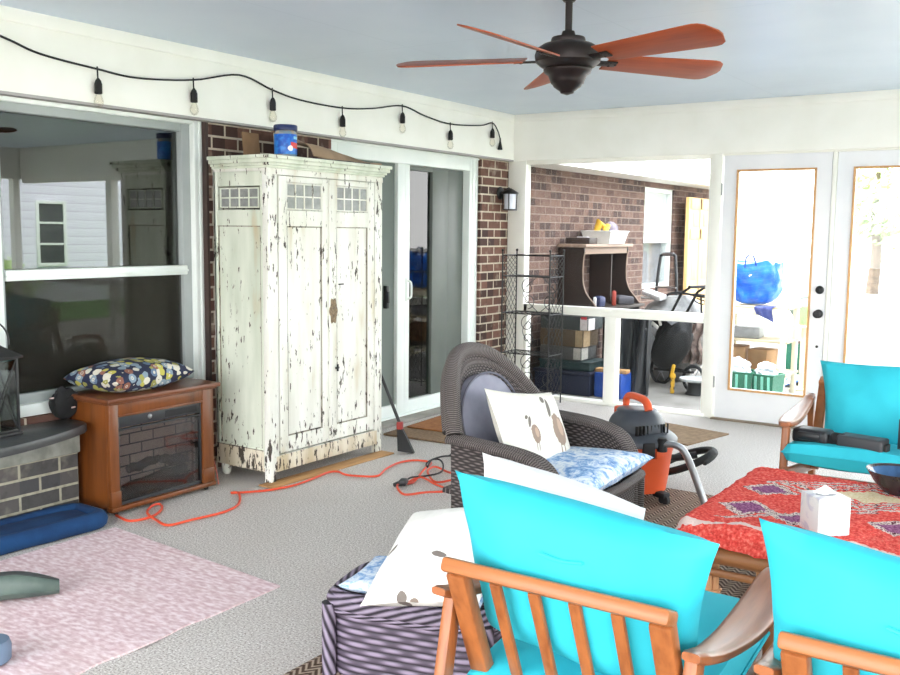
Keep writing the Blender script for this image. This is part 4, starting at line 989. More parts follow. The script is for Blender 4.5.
# shag rug: pattern in material, real pile relief in mesh
m = Mat('red_moroccan_pile', .95, spec=.15); x, y, z = m.xyz(); wob = (m.noise(22, 2) - .5)*.05
X_, Y_ = x + wob, y + (m.noise(19, 2) - .5)*.05
red = m.ramp(m.noise(90, 3), [(.3, (204, 54, 50)), (.52, (234, 88, 78)), (.72, (246, 140, 124))])
def dia(cx, cy, a, b_): return (X_-cx).abs()/a + (Y_-cy).abs()/b_
c = red
speck = m.noise(120, 2)
zebra = m.ramp(speck, [(.40, (52, 36, 52)), (.48, (226, 214, 206)), (.60, (236, 226, 216)), (.66, (120, 58, 90))])
for q in ((-.395, -.19), (-.215, -.225), (.10, -.13), (.29, -.22), (-.40, .10)):
    d = dia(q[0], q[1], .112, .100); c = m.mix((d < 1.0)*.9, c, zebra); c = m.mix((d < .68), c, m.ramp(speck, [(.4, (120, 62, 104)), (.6, (170, 110, 150))]))
d = dia(-.06, .22, .42, .24)
c = m.mix((d < 1)*((d*7).fract() < .55)*.95, c, zebra); c = m.mix((d < .36), c, m.ramp(speck, [(.4, (226, 202, 160)), (.6, (238, 222, 190))]))
d2_ = dia(.46, .12, .26, .22); c = m.mix((d2_ < 1)*((d2_*5).fract() < .4)*.9, c, zebra)
ln = ((Y_ + .395 + .05*((X_*9).sin().abs())).abs() < .014); c = m.mix(ln*.9, c, (232, 214, 206))
zl = (((X_ - Y_*1.2 + .02).abs()) < .016)*(Y_ < .02)*(Y_ > -.36); c = m.mix(zl*.8, c, zebra)
m.color(c); m.bump(m.noise(150, 2), .8, .01)
b = MB(); NX, NY = 150, 130
ex, ey = hx+.085, hy+.072
def rugs(u, v):
    px, py = (2*u-1)*ex, (2*v-1)*ey
    ox, oy = max(0, abs(px)-hx+.02), max(0, abs(py)-hy+.02)
    def fold(o, h): return (o if o < .03 else .03 + (o-.03)*.25), (0 if o < .015 else (o-.015)*.85)
    fx, zx = fold(ox, hx); fy, zy = fold(oy, hy)
    sx, sy = (1 if px > 0 else -1), (1 if py > 0 else -1)
    qx = px - sx*(ox-fx); qy = py - sy*(oy-fy)
    drop = max(zx, zy) if min(zx, zy) == 0 else math.hypot(zx, zy)*.85
    if ox and oy:
        k = min(ox, oy)*.55; qx -= sx*k*.6; qy -= sy*k*.6
    zz = .436 - drop + .007*noise.noise(V((px*6, py*6, 4)))
    p = V((qx, qy, zz)); p += V((noise.noise(p*70), noise.noise(p*70+V((9, 0, 0))), .8*noise.noise(p*75+V((0, 9, 0)))))*.0065
    return p
b.grid(rugs, NX, NY); b.solidify(-.012)
o = b.build('shag_rug', m.m); o.location = (cx, cy, .011); tag(o, 'red Moroccan shag rug with purple diamonds draped over the coffee table', 'rug')

# tissue box, bowl
m = Mat('tissue_box_print', .6); x, y, z = m.xyz(); n = m.noise(14, 4, None, .6, 1)
m.color(m.mix(((n-.5)*5).clamp()*.7, (238, 236, 234), (168, 166, 200)))
T = thing('tissue_box', 'white cube tissue box with lilac print standing on the red shag rug', 'tissue box', (3.555, -4.03, .456), rad(43))
b = MB(); b.box((0, 0, .064), (.114, .114, .128), bev=.003); b.build('carton', m.m, T)
b = MB(); b.lathe([(.030, 0), (.030, .002), (0, .002)], (0, 0, .1275), 20, 1.2, .7); b.build('opening', plain('grey_slot_film', (150, 150, 154), None, 5, .5), T)
b = MB(); b.grid(lambda u, v: ((u-.5)*.062 + .010*sin(6*v), .006*sin(9*u+2) + (v-.5)*.016, .126 + .030*v*sin(PI*(.12+.76*u))), 12, 5); b.solidify(.001); b.build('tissue', plain('white_tissue', (248, 248, 248), None, 5, .9), T)
T = thing('ceramic_bowl', 'dark ceramic bowl with blue inside on the red rug, cut by the right edge', 'bowl', (3.675, -3.36, .452))
b = MB(); b.lathe([(0, .0), (.045, 0), (.05, .008), (.085, .045), (.112, .088), (.117, .094)], seg=32, caps=False); b.lathe([(.117, .094), (.109, .092), (.104, .086), (.08, .05), (.045, .016), (0, .012)], seg=32, caps=False)
bmesh.ops.remove_doubles(b.bm, verts=b.bm.verts, dist=1e-5); bw = b.build('bowl_body', plain('brown_glaze', (58, 46, 48), (40, 34, 40), 20, .25), T)
b = MB(); b.lathe([(.1035, .0865), (.0795, .0515), (.0445, .0175), (0, .0135)], seg=32, caps=False); b.build('blue_glaze', plain('blue_glaze', (60, 104, 150), (40, 72, 110), 14, .15), T)
# ================================================================ outside, behind the screen
GZ = -.02
dark_oak = wood('dark_walnut', (48, 35, 30), (34, 25, 22), 2, .5, 9); edge_oak = wood('worn_walnut_edge', (150, 128, 112), (120, 98, 86), 1, .6, 9)
T = thing('desk_hutch', 'dark wooden desk with an open backed hutch against the outside brick wall', 'desk', (-.05, 1.5, GZ))
def endpanel(y):
    prof = [(0, .74), (0, 1.32), (.27, 1.32), (.275, 1.28), (.262, 1.22), (.255, 1.10), (.262, .98), (.30, .88), (.37, .80), (.42, .74)]
    b = MB(); b.prism(prof, .022, Matrix.Translation((0, y+.022, 0)) @ Matrix.Rotation(PI/2, 4, 'X')); o = b.build('end_panel', dark_oak, T, smooth=False)
    b = MB(); b.tube(smoothpath([(p[0]+.003, y+.011, p[1]) for p in prof[3:]], 4), .008, 6); b.build('worn_edge', edge_oak, o)
endpanel(-.52); endpanel(.50)
b = MB(); b.span((-.0, -.56, 1.32), (.31, .56, 1.352), .006); b.span((0, -.50, 1.27), (.265, .50, 1.285)); b.build('hutch_top', edge_oak, T, ang=30)
b = MB(); b.span((.245, -.5, 1.255), (.268, .5, 1.318), .003); b.build('hutch_rail', edge_oak, T)
b = MB(); b.span((.0, .18, .76), (.24, .20, 1.27)); b.build('divider', dark_oak, T, smooth=False)
b = MB(); b.span((0, -.56, .712), (.46, .56, .742), .006); b.build('desk_top', dark_oak, T)
for y in (-.52, .50):
    b = MB(); b.span((.02, y, .0), (.42, y+.025, .712)); b.build('desk_side', dark_oak, T, smooth=False)
b = MB(); b.span((.03, -.5, .5), (.05, .5, .712)); b.build('desk_back', dark_oak, T, smooth=False)
HT = GZ + 1.352
T = thing('white_tub', 'white plastic tub of yellow and grey things on the hutch top', 'tub', (.14, 1.62, HT))
def rbox(w1, d1, w2, d2, h, t=.006):
    b = MB()
    def ring(w, d, z): return [V((sx*w/2, sy*d/2, z)) for sx, sy in ((-1, -1), (1, -1), (1, 1), (-1, 1))]
    A, B_ = ring(w1, d1, 0), ring(w2, d2, h); va = [b.bm.verts.new(p) for p in A]; vb = [b.bm.verts.new(p) for p in B_]
    b.bm.faces.new(list(reversed(va)))
    for i in range(4): b.bm.faces.new((va[i], va[(i+1) % 4], vb[(i+1) % 4], vb[i]))
    b.solidify(t); 
    for i in range(4): b.bar(B_[i], B_[(i+1) % 4], .016, .010, .002)
    return b
rbox(.26, .36, .32, .44, .125).build('tub_body', plain('white_plastic', (240, 240, 236), None, 5, .4), T, ang=30)
yel = plain('yellow_plastic', (226, 186, 60), (206, 160, 50), 10, .6); greyp = plain('lilac_grey_cloth', (150, 140, 150), (112, 104, 116), 9, .9)
b = MB(); b.tube([(-.05, -.14, .05), (-.02, -.10, .20), (.03, -.03, .13)], [.03, .045, .03], 10); b.box((.04, -.06, .14), (.05, .17, .05), (.4, .2, .3), .015); tag(b.build('yellow_toy', yel, None, loc=(.14, 1.62, HT+.01)), 'yellow plastic item sticking out of the white tub', 'toy')
b = MB(); b.lathe([(0, .03), (.09, .06), (.085, .16), (.05, .20), (0, .215)], (.02, .08, 0), 16, .8, 1.1)
for v in b.bm.verts: v.co += V((1, 1, .6))*noise.noise(v.co*14)*.02
tag(b.build('grey_cloth_bundle', greyp, None, loc=(.14, 1.62, HT+.01)), 'lilac grey cloth bundle in the white tub on the hutch', 'cloth')
b = MB(); b.box((.12, 1.13, HT+.030), (.24, .22, .058), (0, 0, .1), .004); tag(b.build('dark_flat_box', dark_oak), 'dark flat box at the near end of the hutch top', 'box')
b = MB(); b.box((.15, 1.10, HT+.066), (.10, .14, .010), (0, 0, .3), .002); tag(b.build('paper_pad', plain('pale_paper', (196, 190, 196), None, 5, .8)), 'pale paper pad lying on the dark flat box', 'paper')
for i, (p, d, c, nm, lab, cat) in enumerate((((.27, 1.24, .06), (.09, .13, .10), (44, 52, 92), 'navy_box', 'small navy box on the desk surface under the hutch', 'box'), ((.30, 1.08, .05), (.03, .03, .10), (220, 220, 220), 'white_bottle', 'small white bottle on the near corner of the desk surface', 'bottle'), ((.30, 1.52, .08), (.04, .05, .14), (176, 70, 56), 'red_clamp', 'rusty red clamp standing on the desk surface', 'clamp'), ((.25, 1.80, .045), (.18, .26, .08), (84, 82, 88), 'grey_tray', 'grey tray on the far end of the desk surface', 'tray'))):
    b = MB(); b.box((0, 0, 0), d, (0, 0, .3*i), min(d)*.2); b.box((0, 0, d[2]*.5), (d[0]*.6, d[1]*.6, d[2]*.12), (0, 0, .3*i), .003); tag(b.build(nm, plain(nm + '_paint', c, None, 5, .5), None, loc=(p[0], p[1], GZ+.742+d[2]/2)), lab, cat)

# stack of bins and boxes behind the screen, shade put into their colours
def carton(nm, lab, lo, hi, c, lid=None, cat='box', rz=0, tape=None):
    lo, hi = V(lo), V(hi); cc = (lo+hi)/2; d = hi-lo
    T = thing(nm, lab, cat, (cc.x, cc.y, lo.z), rz); h = d.z
    b = MB(); b.span((-d.x/2, -d.y/2, 0), (d.x/2, d.y/2, h*(.84 if lid else 1)), .008); b.build('box_body', plain(nm + '_skin', c, None, 6, .7), T, ang=30)
    if lid: b = MB(); b.span((-d.x/2-.012, -d.y/2-.012, h*.84), (d.x/2+.012, d.y/2+.012, h-.001), .010); b.build('lid', plain(nm + '_lid', lid, None, 6, .5), T, ang=30)
    if tape: b = MB(); b.span((d.x/2-.075, -d.y/2-.003, h*tape[0]), (d.x/2-.005, -d.y/2-.0005, h*tape[1])); b.span((d.x/2, -d.y/2+.01, h*tape[0]), (d.x/2+.003, -d.y/2+.14, h*tape[1])); b.build('label', plain(nm + '_tag', tape[2], None, 40, .6), T, smooth=False)
    return T
carton('navy_bin', 'navy blue plastic bin, lowest of the stack behind the screen', (.02, .42, GZ), (.58, .82, .20), (14, 26, 58), (12, 22, 50), 'bin')
carton('teal_bin', 'dark teal flat bin lying on the navy bin behind the screen', (.06, .44, .20), (.57, .80, .285), (12, 46, 48), (10, 40, 42), 'bin')
carton('grey_crate', 'grey box between the teal bin and the brown carton', (.05, .46, .286), (.47, .78, .41), (80, 80, 78), None, 'box', 0, (.1, .95, (176, 172, 164)))
carton('brown_carton', 'brown cardboard carton in the middle of the stack', (.05, .46, .411), (.485, .78, .565), (88, 72, 52), None, 'box', 0, (.02, .98, (170, 146, 112)))
carton('grey_storage_box', 'grey storage box with red and white label, topmost of its stack', (.05, .46, .566), (.53, .78, .715), (60, 66, 66), (140, 142, 140), 'box', 0, (.02, .72, (214, 206, 206)))
b = MB(); b.span((.462, .455, .665), (.52, .4585, .688)); o = b.build('red_sticker', plain('red_sticker', (206, 60, 70), None, 5, .6), None, smooth=False); tag(o, 'red sticker strip at the top of the grey storage box front', 'sticker')
b = MB(); b.box((.735, .56, .216), (.30, .10, .032), (0, 0, .05), .004); tag(b.build('timber_block', pine), 'pale timber block lying on the bright blue bin behind the middle post', 'timber')
b = MB(); b.span((.605, .46, GZ), (.865, .69, .20), .01); tag(b.build('blue_bin', plain('bright_blue_plastic', (30, 78, 170), None, 6, .45)), 'bright blue low bin beside the black tarpaulin', 'bin')

# folded dark tarpaulin / umbrella
b = MB(); b.grid(lambda u, v: (.70 + .30*u + .035*sin(u*15+v*2)*(1-.3*v) - .06*(1-v)*(u-.5), .72 + .08*v + .05*sin(u*22 + v)*(1-.2*v), GZ + .01 + .73*v), 60, 20); b.solidify(.006)
tag(b.build('black_tarpaulin', plain('charcoal_tarp', (46, 48, 52), (36, 38, 42), 6, .5)), 'charcoal folded tarpaulin hanging in creases right of the middle post', 'tarpaulin')

# stroller
T = thing('stroller', 'black jogging stroller with spoked wheels parked behind the screen', 'stroller', (.98, 1.35, GZ), rad(-20))
b = MB(); b.tube([(-.20, 0, .16), (.25, .0, .18)], .012, 8); b.tube([(-.20, .2, .16), (.25, .02, .18)], .012, 8); b.tube([(-.24, .1, .14), (-.05, .1, .50), (.20, .1, .92), (.30, .1, .98)], .013, 8); b.tube([(-.24, -.12, .14), (-.05, -.12, .50), (.20, -.12, .92), (.30, -.12, .98)], .013, 8); b.tube([(.30, -.14, .98), (.30, .12, .98)], .014, 8); b.build('frame', black, T)
b = MB(); bmesh.ops.create_icosphere(b.bm, subdivisions=4, radius=1)
for v in b.bm.verts: v.co = V((v.co.x*.20 + v.co.z*.09, v.co.y*.15, v.co.z*.25 + .42))*(1 + .10*noise.noise(v.co*3))
b.build('seat', rubber, T)
b = MB(); b.grid(lambda u, v: (-.05 + .30*cos(PI*.55*v+.9), -.17 + .34*u, .42 + .30*sin(PI*.55*v+.9)*(1-.15*(2*u-1)**2)), 10, 12); b.solidify(.01); b.build('canopy', black_plastic, T)
for px, py, rr in ((-.26, -.16, .125), (-.26, .16, .125), (.27, .01, .12)):
    b = MB(); b.tube([V((px + rr*cos(k*PI/14), py, rr + rr*sin(k*PI/14)*.999)) for k in range(28)], .016, 8, True); wv = b.build('wheel', rubber, T)
    b = MB()
    for k in range(6): b.tube([(px, py, rr), (px + rr*.95*cos(k*PI/3), py, rr + rr*.95*sin(k*PI/3))], .004, 5)
    b.lathe([(.02, -.02), (.02, .02)], (px, py, rr), 10, rot=(PI/2, 0, 0)); b.build('spokes', chrome, wv)
b = MB(); b.box((-.08, -.15, .60), (.09, .01, .035), (0, .5, 0), .003); b.box((-.02, -.15, .63), (.03, .01, .06), (0, -.3, 0), .003); b.build('strap_patch', white, T)
b = MB(); b.box((1.11, 1.06, .20), (.03, .03, .10), (0, .2, 0), .01); b.lathe([(.025, 0), (.03, .02), (.02, .05), (0, .05)], (1.11, 1.06, .12), 12); b.box((1.11, 1.06, .05), (.04, .04, .14), (0, 0, .4), .012); tag(b.build('yellow_tool', plain('yellow_black_tool', (220, 170, 40), (40, 36, 30), 16, .5, lo=.48, hi=.54)), 'small yellow and black tool by the stroller wheel', 'tool')

# hand truck, bagged equipment, handlebar
T = thing('hand_truck', 'steel hand truck with a tall looped handle behind the grey bag', 'hand truck', (.40, 2.25, GZ), rad(-12))
b = MB(); b.tube(smoothpath([(.0, 0, .0), (.0, .08, .8), (.0, .14, 1.18), (.02, .15, 1.235), (.10, .15, 1.25), (.17, .15, 1.235), (.19, .14, 1.18), (.25, .08, .8), (.26, 0, 0)], 6), .016, 8); b.build('frame', black, T)
b = MB(); b.tube([(.03, .15, 1.243), (.16, .15, 1.243)], .019, 8); b.build('grip', chrome, T)
b = MB(); 
for zz in (.2, .5, .9): b.tube([(.0, .08*zz, zz), (.25, .08*zz, zz)], .010, 6)
b.span((-.02, -.18, 0), (.28, 0, .012)); b.build('rungs', chrome, T)
for px in (-.05, .31):
    b = MB(); b.lathe([(.05, -.03), (.11, -.03), (.12, 0), (.11, .03), (.05, .03)], (px, .08, .12), 20, rot=(0, PI/2, 0)); b.build('wheel', rubber, T)
bagm = plain('grey_translucent_bag', (150, 149, 147), (104, 104, 103), 5, .3, lo=.4, hi=.6)
b = MB(); b.grid(lambda u, v: (.80 + cos(2*PI*u)*.36*(sin(PI*(.06+.88*v))**.5)*(1 + .12*noise.noise(V((u*9, v*6, 0)))), 1.85 + sin(2*PI*u)*.25*(sin(PI*(.06+.88*v))**.5), GZ + .02 + .82*v + .05*noise.noise(V((u*7, v*7, 3)))), 40, 22, closeu=True)
bmesh.ops.holes_fill(b.bm, edges=[e for e in b.bm.edges if e.is_boundary], sides=0)
tag(b.build('bagged_equipment', bagm), 'large lumpy load in a grey translucent bag behind the stroller', 'bag')
b = MB(); b.tube(smoothpath([(.50, 1.74, .80), (.62, 1.70, .80), (.72, 1.66, .80)], 3), .012, 8)
b.box((.64, 1.72, .835), (.26, .10, .05), (.2, .2, -.4), .012); tag(b.build('white_pouch', plain('crumpled_white_plastic', (230, 228, 226), (190, 186, 184), 12, .5)), 'crumpled white plastic pouch on top of the grey bagged load', 'pouch')
T = thing('bicycle_handlebar', 'black bicycle handlebar sticking out above the bagged load', 'handlebar', (1.02, 1.75, .80), rad(-14))
b = MB(); b.tube(smoothpath([(-.40, .02, -.20), (-.32, 0, .0), (-.20, 0, .06), (.02, 0, .05), (.12, 0, .045)], 5), .012, 8); b.build('bar', black, T)
b = MB(); b.tube([(.02, 0, .05), (.15, -.02, .045)], .018, 8); b.build('grip', rubber, T)
b = MB(); b.tube(smoothpath([(.03, 0, .04), (.06, -.03, -.01), (.16, -.05, -.03), (.165, -.04, .0), (.07, -.02, .02)], 4), .006, 6); b.tube([(.10, 0, .03), (.12, 0, -.18)], .010, 6); b.build('brake_lever', black, T)
b = MB(); b.grid(lambda u, v: (1.00 + .20*u + .02*sin(v*9), 1.60 + .04*sin(u*16 + v*4), .64 - .44*v), 20, 16); b.solidify(.006)
tag(b.build('mottled_cloth', plain('pink_grey_mottled_cloth', (196, 176, 168), (128, 112, 106), 9, .9, lo=.42, hi=.58)), 'pinkish mottled cloth hanging over the right side of the bagged load', 'cloth')
T = thing('round_stand', 'round white topped stand low behind the screen by the right post', 'stand', (1.30, 1.15, GZ))
b = MB(); b.lathe([(0, .125), (.14, .125), (.15, .135), (.15, .15), (0, .152)], seg=26); b.build('stand_top', plain('pale_grey_plastic', (214, 218, 218), None, 5, .4), T)
b = MB(); b.lathe([(.10, 0), (.08, .03), (.07, .125), (0, .125)], seg=20); b.build('stand_base', black_plastic, T)

# pine door leaning on the brick
T = thing('pine_door', 'bare pine six panel door leaning upright against the outside brick wall', 'door', (.10, 4.50, GZ), rad(90), rot=(rad(0), rad(0), rad(90)))
pined = wood('pale_pine', (232, 190, 128), (212, 166, 104), 2, .5, 8)
b = MB(); b.box((0, 0, .955), (.86, .030, 1.90), bev=.004); for_ = [(-.19, .40, .30, .62), (.19, .40, .30, .62), (-.19, 1.11, .30, .62), (.19, 1.11, .30, .62), (-.19, 1.64, .30, .26), (.19, 1.64, .30, .26)]
slab = b.build('door_slab', pined, T)
for s_ in (-1, 1):
    b = MB(); b.box((s_*.40, .0, .955), (.09, .044, 1.90), bev=.004); b.build('stile', pined, T)
b = MB(); b.box((0, 0, .955), (.09, .044, 1.90), bev=.004); b.build('mullion', pined, T)
for z_ in (.06, .74, 1.46, 1.83): b = MB(); b.box((0, 0, z_), (.86, .044, .14 if z_ != .06 else .2), bev=.004); b.build('rail', pined, T)
for q in for_:
    b = MB(); b.box((q[0], 0, q[1]), (q[2]*.62, .042, q[3]*.70), bev=.012); b.build('raised_panel', pined, T)

# ================================================================ beyond the French doors
cream = wood('cream_painted_wood', (232, 222, 196), (216, 202, 172), 2, .6, 8); boardw = wood('weathered_board', (176, 160, 132), (150, 132, 106), 0, .8, 9)
T = thing('potting_shelf', 'cream wooden potting shelf holding bags and boxes beyond the door glass', 'shelf', (1.78, 1.55, GZ), rad(0))
for px, py in ((-.33, -.2), (.23, -.2), (-.33, .2), (.23, .2)):
    b = MB(); b.span((px-.022, py-.022, 0), (px+.022, py+.022, .90 if py > 0 or px < 0 else .88), .003); b.build('leg', cream, T)
for z_ in (.20, .50, .80):
    b = MB()
    for k in range(4): b.span((-.37, -.22+.112*k, z_), (.27, -.22+.112*k+.10, z_+.020), .003)
    b.build('shelf_board', boardw, T)
b = MB(); b.span((-.37, -.232, .74), (.27, -.216, .80), .002); b.span((-.37, -.232, .15), (.27, -.216, .20), .002); b.build('shelf_apron', cream, T)
SZ = GZ + .821
T = thing('blue_bag', 'bright blue reusable shopping bag bulging on top of the potting shelf', 'bag', (1.69, 1.52, SZ), rad(8))
m = Mat('blue_woven_plastic', .3); m.color(m.ramp(m.noise(5, 4, None, .6, 1), [(.35, (16, 84, 190)), (.6, (30, 116, 220)), (.74, (120, 180, 236))])); m.bump(m.noise(7, 4), .6, .03); bb = m.m  # palest tone paints fold highlights into the blue
b = MB(); b.grid(lambda u, v: V((((abs(cos(2*PI*u))**.5)*(1 if cos(2*PI*u) > 0 else -1))*(.10+.12*min(1, v*2.6)**.5)*(1+.16*noise.noise(V((cos(2*PI*u)*2, v*4, sin(2*PI*u)*2)))), ((abs(sin(2*PI*u))**.5)*(1 if sin(2*PI*u) > 0 else -1))*(.08+.05*min(1, v*2.6)**.5)*(1+.25*noise.noise(V((cos(2*PI*u)*2.5, v*3.5, 5+sin(2*PI*u)*2)))), .012 + .37*v + .045*noise.noise(V((cos(2*PI*u)*2, sin(2*PI*u)*2, 7)))*v)), 64, 24, closeu=True)
for v in b.bm.verts:
    c_ = abs(v.co.x)**.9
bmesh.ops.holes_fill(b.bm, edges=[e for e in b.bm.edges if e.is_boundary], sides=0); b.build('bag_body', bb, T)
b = MB(); b.tube(smoothpath([(-.08, -.12, .34), (-.07, -.12, .43), (-.02, -.12, .46), (.02, -.12, .36)], 5), .007, 6); b.build('handle', plain('blue_strap', (20, 60, 140), None, 5, .6), T)
b = MB(); b.box((-.02, -.130, .28), (.05, .004, .012), (0, -.7, 0)); b.build('white_mark', white, T)
b = MB(); b.grid(lambda u, v: (1.76 + .16*u + .01*sin(v*8), 1.42 - .115*min(1, v*2.2) + .006*sin(u*12), SZ + .004 - .14*max(0, v-.42)*(1.0 - .5*(1-u))*1.7), 14, 10); b.solidify(.006)
tag(b.build('indigo_cloth', plain('indigo_cloth', (60, 70, 126), (44, 52, 98), 9, .9)), 'indigo cloth hanging from the shelf edge below the blue bag', 'cloth')
for i, (p, d, rz_) in enumerate((((1.56, 1.50, .27), (.17, .24, .22), .1), ((1.78, 1.55, .265), (.18, .22, .20), -.2))):
    b = MB(); b.box((0, 0, 0), d, bev=.006)
    for v in b.bm.verts: v.co.x *= 1 + .12*(v.co.z/d[2])
    tag(b.build('paper_sack', plain('kraft_paper', (176, 138, 100), (150, 114, 80), 6, .9), None, loc=(p[0], p[1], GZ+.221+d[2]/2), rot=(0, 0, rz_)), ('brown paper sack at the left of the middle potting shelf', 'brown paper sack at the right of the middle potting shelf')[i], 'sack')
b = MB(); b.box((1.62, 1.52, GZ+.521+.05), (.30, .26, .10), (0, 0, .1), .012); tag(b.build('grey_plastic_tray', plain('grey_tray_plastic', (150, 150, 150), (120, 120, 122), 6, .5)), 'grey plastic tray on the upper potting shelf', 'tray')
def gbin(nm, lab, p, d, lidc, rz=0, stuff_=True):
    T = thing(nm, lab, 'bin', p, rz); gr = bpy.data.materials.get('green_plastic') or plain('green_plastic', (36, 110, 84), (28, 94, 72), 5, .45)
    rbox(d[0]*.86, d[1]*.86, d[0], d[1], d[2]).build('bin_body', gr, T, ang=30)
    b = MB()
    for s_ in (-1, 0, 1): b.box((s_*d[0]*.3, -d[1]*.475, d[2]*.5), (.022, .014, d[2]*.9), (rad(4), 0, 0), .003)
    b.build('ribs', plain(nm + '_rib', (120, 190, 170), None, 5, .5), T)
    if lidc: b = MB(); b.box((0, 0, d[2]+.018), (d[0]*1.06, d[1]*1.06, .035), bev=.010); b.build('lid', plain(nm + '_lid', lidc, None, 5, .5), T)
    return T
gbin('green_tote', 'green plastic tote below the shelf filled with white bags', (1.72, 1.02, GZ), (.26, .24, .27), None, .2)
gbin('green_tote', 'second green plastic tote to the right of the white bagged tote', (1.97, 1.06, GZ), (.20, .22, .26), None, -.2)
m2 = plain('white_bag_plastic', (236, 238, 242), (190, 196, 206), 9, .35)
def blob(nm, lab, c, s, mat, cat, amp=.25, sd=0):
    b = MB(); bmesh.ops.create_icosphere(b.bm, subdivisions=4, radius=1)
    for v in b.bm.verts: v.co = V((v.co.x*s[0], v.co.y*s[1], v.co.z*s[2]))*(1 + amp*noise.noise(v.co*2.3 + V((sd, 0, 0))) + amp*.4*noise.noise(v.co*6 + V((0, sd, 0))))
    return tag(b.build(nm, mat, None, loc=c), lab, cat)
blob('white_plastic_bag', 'crumpled white and navy plastic bag in the left green tote', (1.71, 1.02, GZ+.29), (.12, .10, .085), m2, 'bag', .35, 2)
blob('white_plastic_bag', 'crumpled white plastic bag in the right green tote below the shelf', (1.95, 1.06, GZ+.28), (.085, .085, .075), m2, 'bag', .35, 5)
gbin('lidded_green_bin', 'green storage bin with brown lid standing far beyond the door glass', (1.66, 3.2, GZ), (.27, .3, .32), (96, 74, 66), .1)
b = MB(); b.span((1.50, 3.0, GZ), (1.85, 3.4, GZ+.0)) if False else None
b = MB(); b.lathe([(.07, 0), (.085, .06), (.07, .10), (.02, .11)], (1.60, 3.2, GZ+.357), 18); b.tube(arcpts((1.60, 3.2, GZ+.45), .05, 0, PI, 10), .006, 6); tag(b.build('white_caddy', white), 'small white caddy on the lidded green bin', 'caddy')
b = MB(); b.grid(lambda u, v: (1.62 + .36*u, 2.1 + .55*v, GZ + .03 + .035*sin(u*8+v*5) + .03*noise.noise(V((u*5, v*5, 0)))), 22, 20); b.solidify(.008)
tag(b.build('blue_tarp', plain('blue_white_tarp', (50, 110, 200), (196, 214, 240), 6, .4, lo=.45, hi=.55)), 'blue and white tarp crumpled on the ground beyond the door', 'tarp')
T = thing('green_watering_can', 'pale green watering can on the upper shelf end beyond the door glass', 'watering can', (2.03, 2.02, GZ+.0), 0)
b = MB(); b.lathe([(.09, .62), (.095, .64), (.085, .80), (.06, .82), (0, .82)], seg=20); b.build('can_body', plain('pale_green_plastic', (150, 206, 120), (130, 186, 104), 6, .5), T)
b = MB(); b.tube(arcpts((0, 0, .80), .08, 0, PI, 12), .009, 7); b.tube([(-.08, 0, .68), (-.17, 0, .80), (-.19, 0, .82)], [.02, .014, .02], 8); b.build('can_handle', plain('grey_green_plastic', (96, 110, 100), None, 6, .5), T)
b = MB(); b.box((0, 0, .30), (.06, .06, .62), bev=.006); b.box((0, 0, .61), (.22, .22, .02), bev=.004); b.box((0, 0, .01), (.2, .2, .02), bev=.004); b.build('plant_stand', cream, T)
b = MB(); b.tube([(2.16, 1.9, GZ), (2.16, 1.9, .95)], .022, 10); b.lathe([(.024, .95), (.030, .97), (0, .99)], (2.16, 1.9, 0), 12); tag(b.build('white_pipe', white), 'upright white pipe beside the watering can', 'pipe')
b = MB(); b.tube(smoothpath([(2.18, 1.88, .60), (2.22, 1.85, .63), (2.30, 1.80, .60)], 4), .008, 6); b.lathe([(.12, 0), (.02, .03), (.018, .6), (0, .6)], (2.30, 1.80, GZ), 14); tag(b.build('stake_light', plain('mauve_metal', (150, 126, 140), None, 5, .5)), 'thin mauve stake with a hook beside the white pipe', 'stake')

# ================================================================ trees, lawn, neighbouring house
leaf_m = plain('leaf_green', (204, 222, 170), (180, 206, 146), 2, .8); bark = plain('bark', (110, 92, 76), (84, 70, 58), 8, .9, bump=.5)
lawn = plain('lawn_grass', (104, 148, 78), (84, 126, 62), 6, .95, bump=.5)
b = MB(); b.box((12, 2.5, GZ+.010), (6.4, 16, .02)); o = b.build('lawn', lawn, smooth=False); struct(o)
def tree(nm, lab, p, h, r, n, sd, cat='tree', trunk=True):
    random.seed(sd); T = thing(nm, lab, cat, (p[0], p[1], GZ))
    if trunk: b = MB(); b.tube(smoothpath([(0, 0, 0), (.05, .03, h*.3), (-.04, .02, h*.6), (0, 0, h*.85)], 4), [.16 - .10*k/12 for k in range(13)], 9); b.build('trunk', bark, T)
    b = MB(); cl = [(V((random.gauss(0, 1), random.gauss(0, 1), random.gauss(0, 1))).normalized()*random.uniform(.35, .95)) for _ in range(26)]
    for _ in range(n):
        c = random.choice(cl); q = V((c.x*r, c.y*r, h*.62 + c.z*h*.36)) + V((random.gauss(0, .22), random.gauss(0, .22), random.gauss(0, .2)))*r*.8
        s_ = random.uniform(.06, .13)*(1 if h > 2 else .6); d = V((random.gauss(0, 1), random.gauss(0, 1), random.gauss(0, 1))).normalized(); e = d.orthogonal().normalized(); f = d.cross(e)
        vs = [b.bm.verts.new(q + e*s_*1.3), b.bm.verts.new(q + f*s_*.6 + d*s_*.15), b.bm.verts.new(q - e*s_*1.3), b.bm.verts.new(q - f*s_*.6 + d*s_*.15)]; b.bm.faces.new(vs)
    b.build('foliage', leaf_m, T, smooth=False)
tree('leafy_tree', 'pale green leafy tree far beyond the right French door', (4.5, 14.5), 3.3, 1.3, 3000, 3)
tree('leafy_tree', 'second pale green tree farther left, washed out by daylight beyond the left French door', (-.4, 19), 3.6, 1.5, 2000, 8)
tree('shrub', 'low shrub on the lawn before the neighbouring house', (10.4, 1.6), .9, .6, 1500, 5, 'shrub', False)
tree('shrub', 'rounded dark shrub at the corner of the neighbouring house', (10.9, 7.0), 2.8, 1.0, 2600, 6, 'shrub', False)
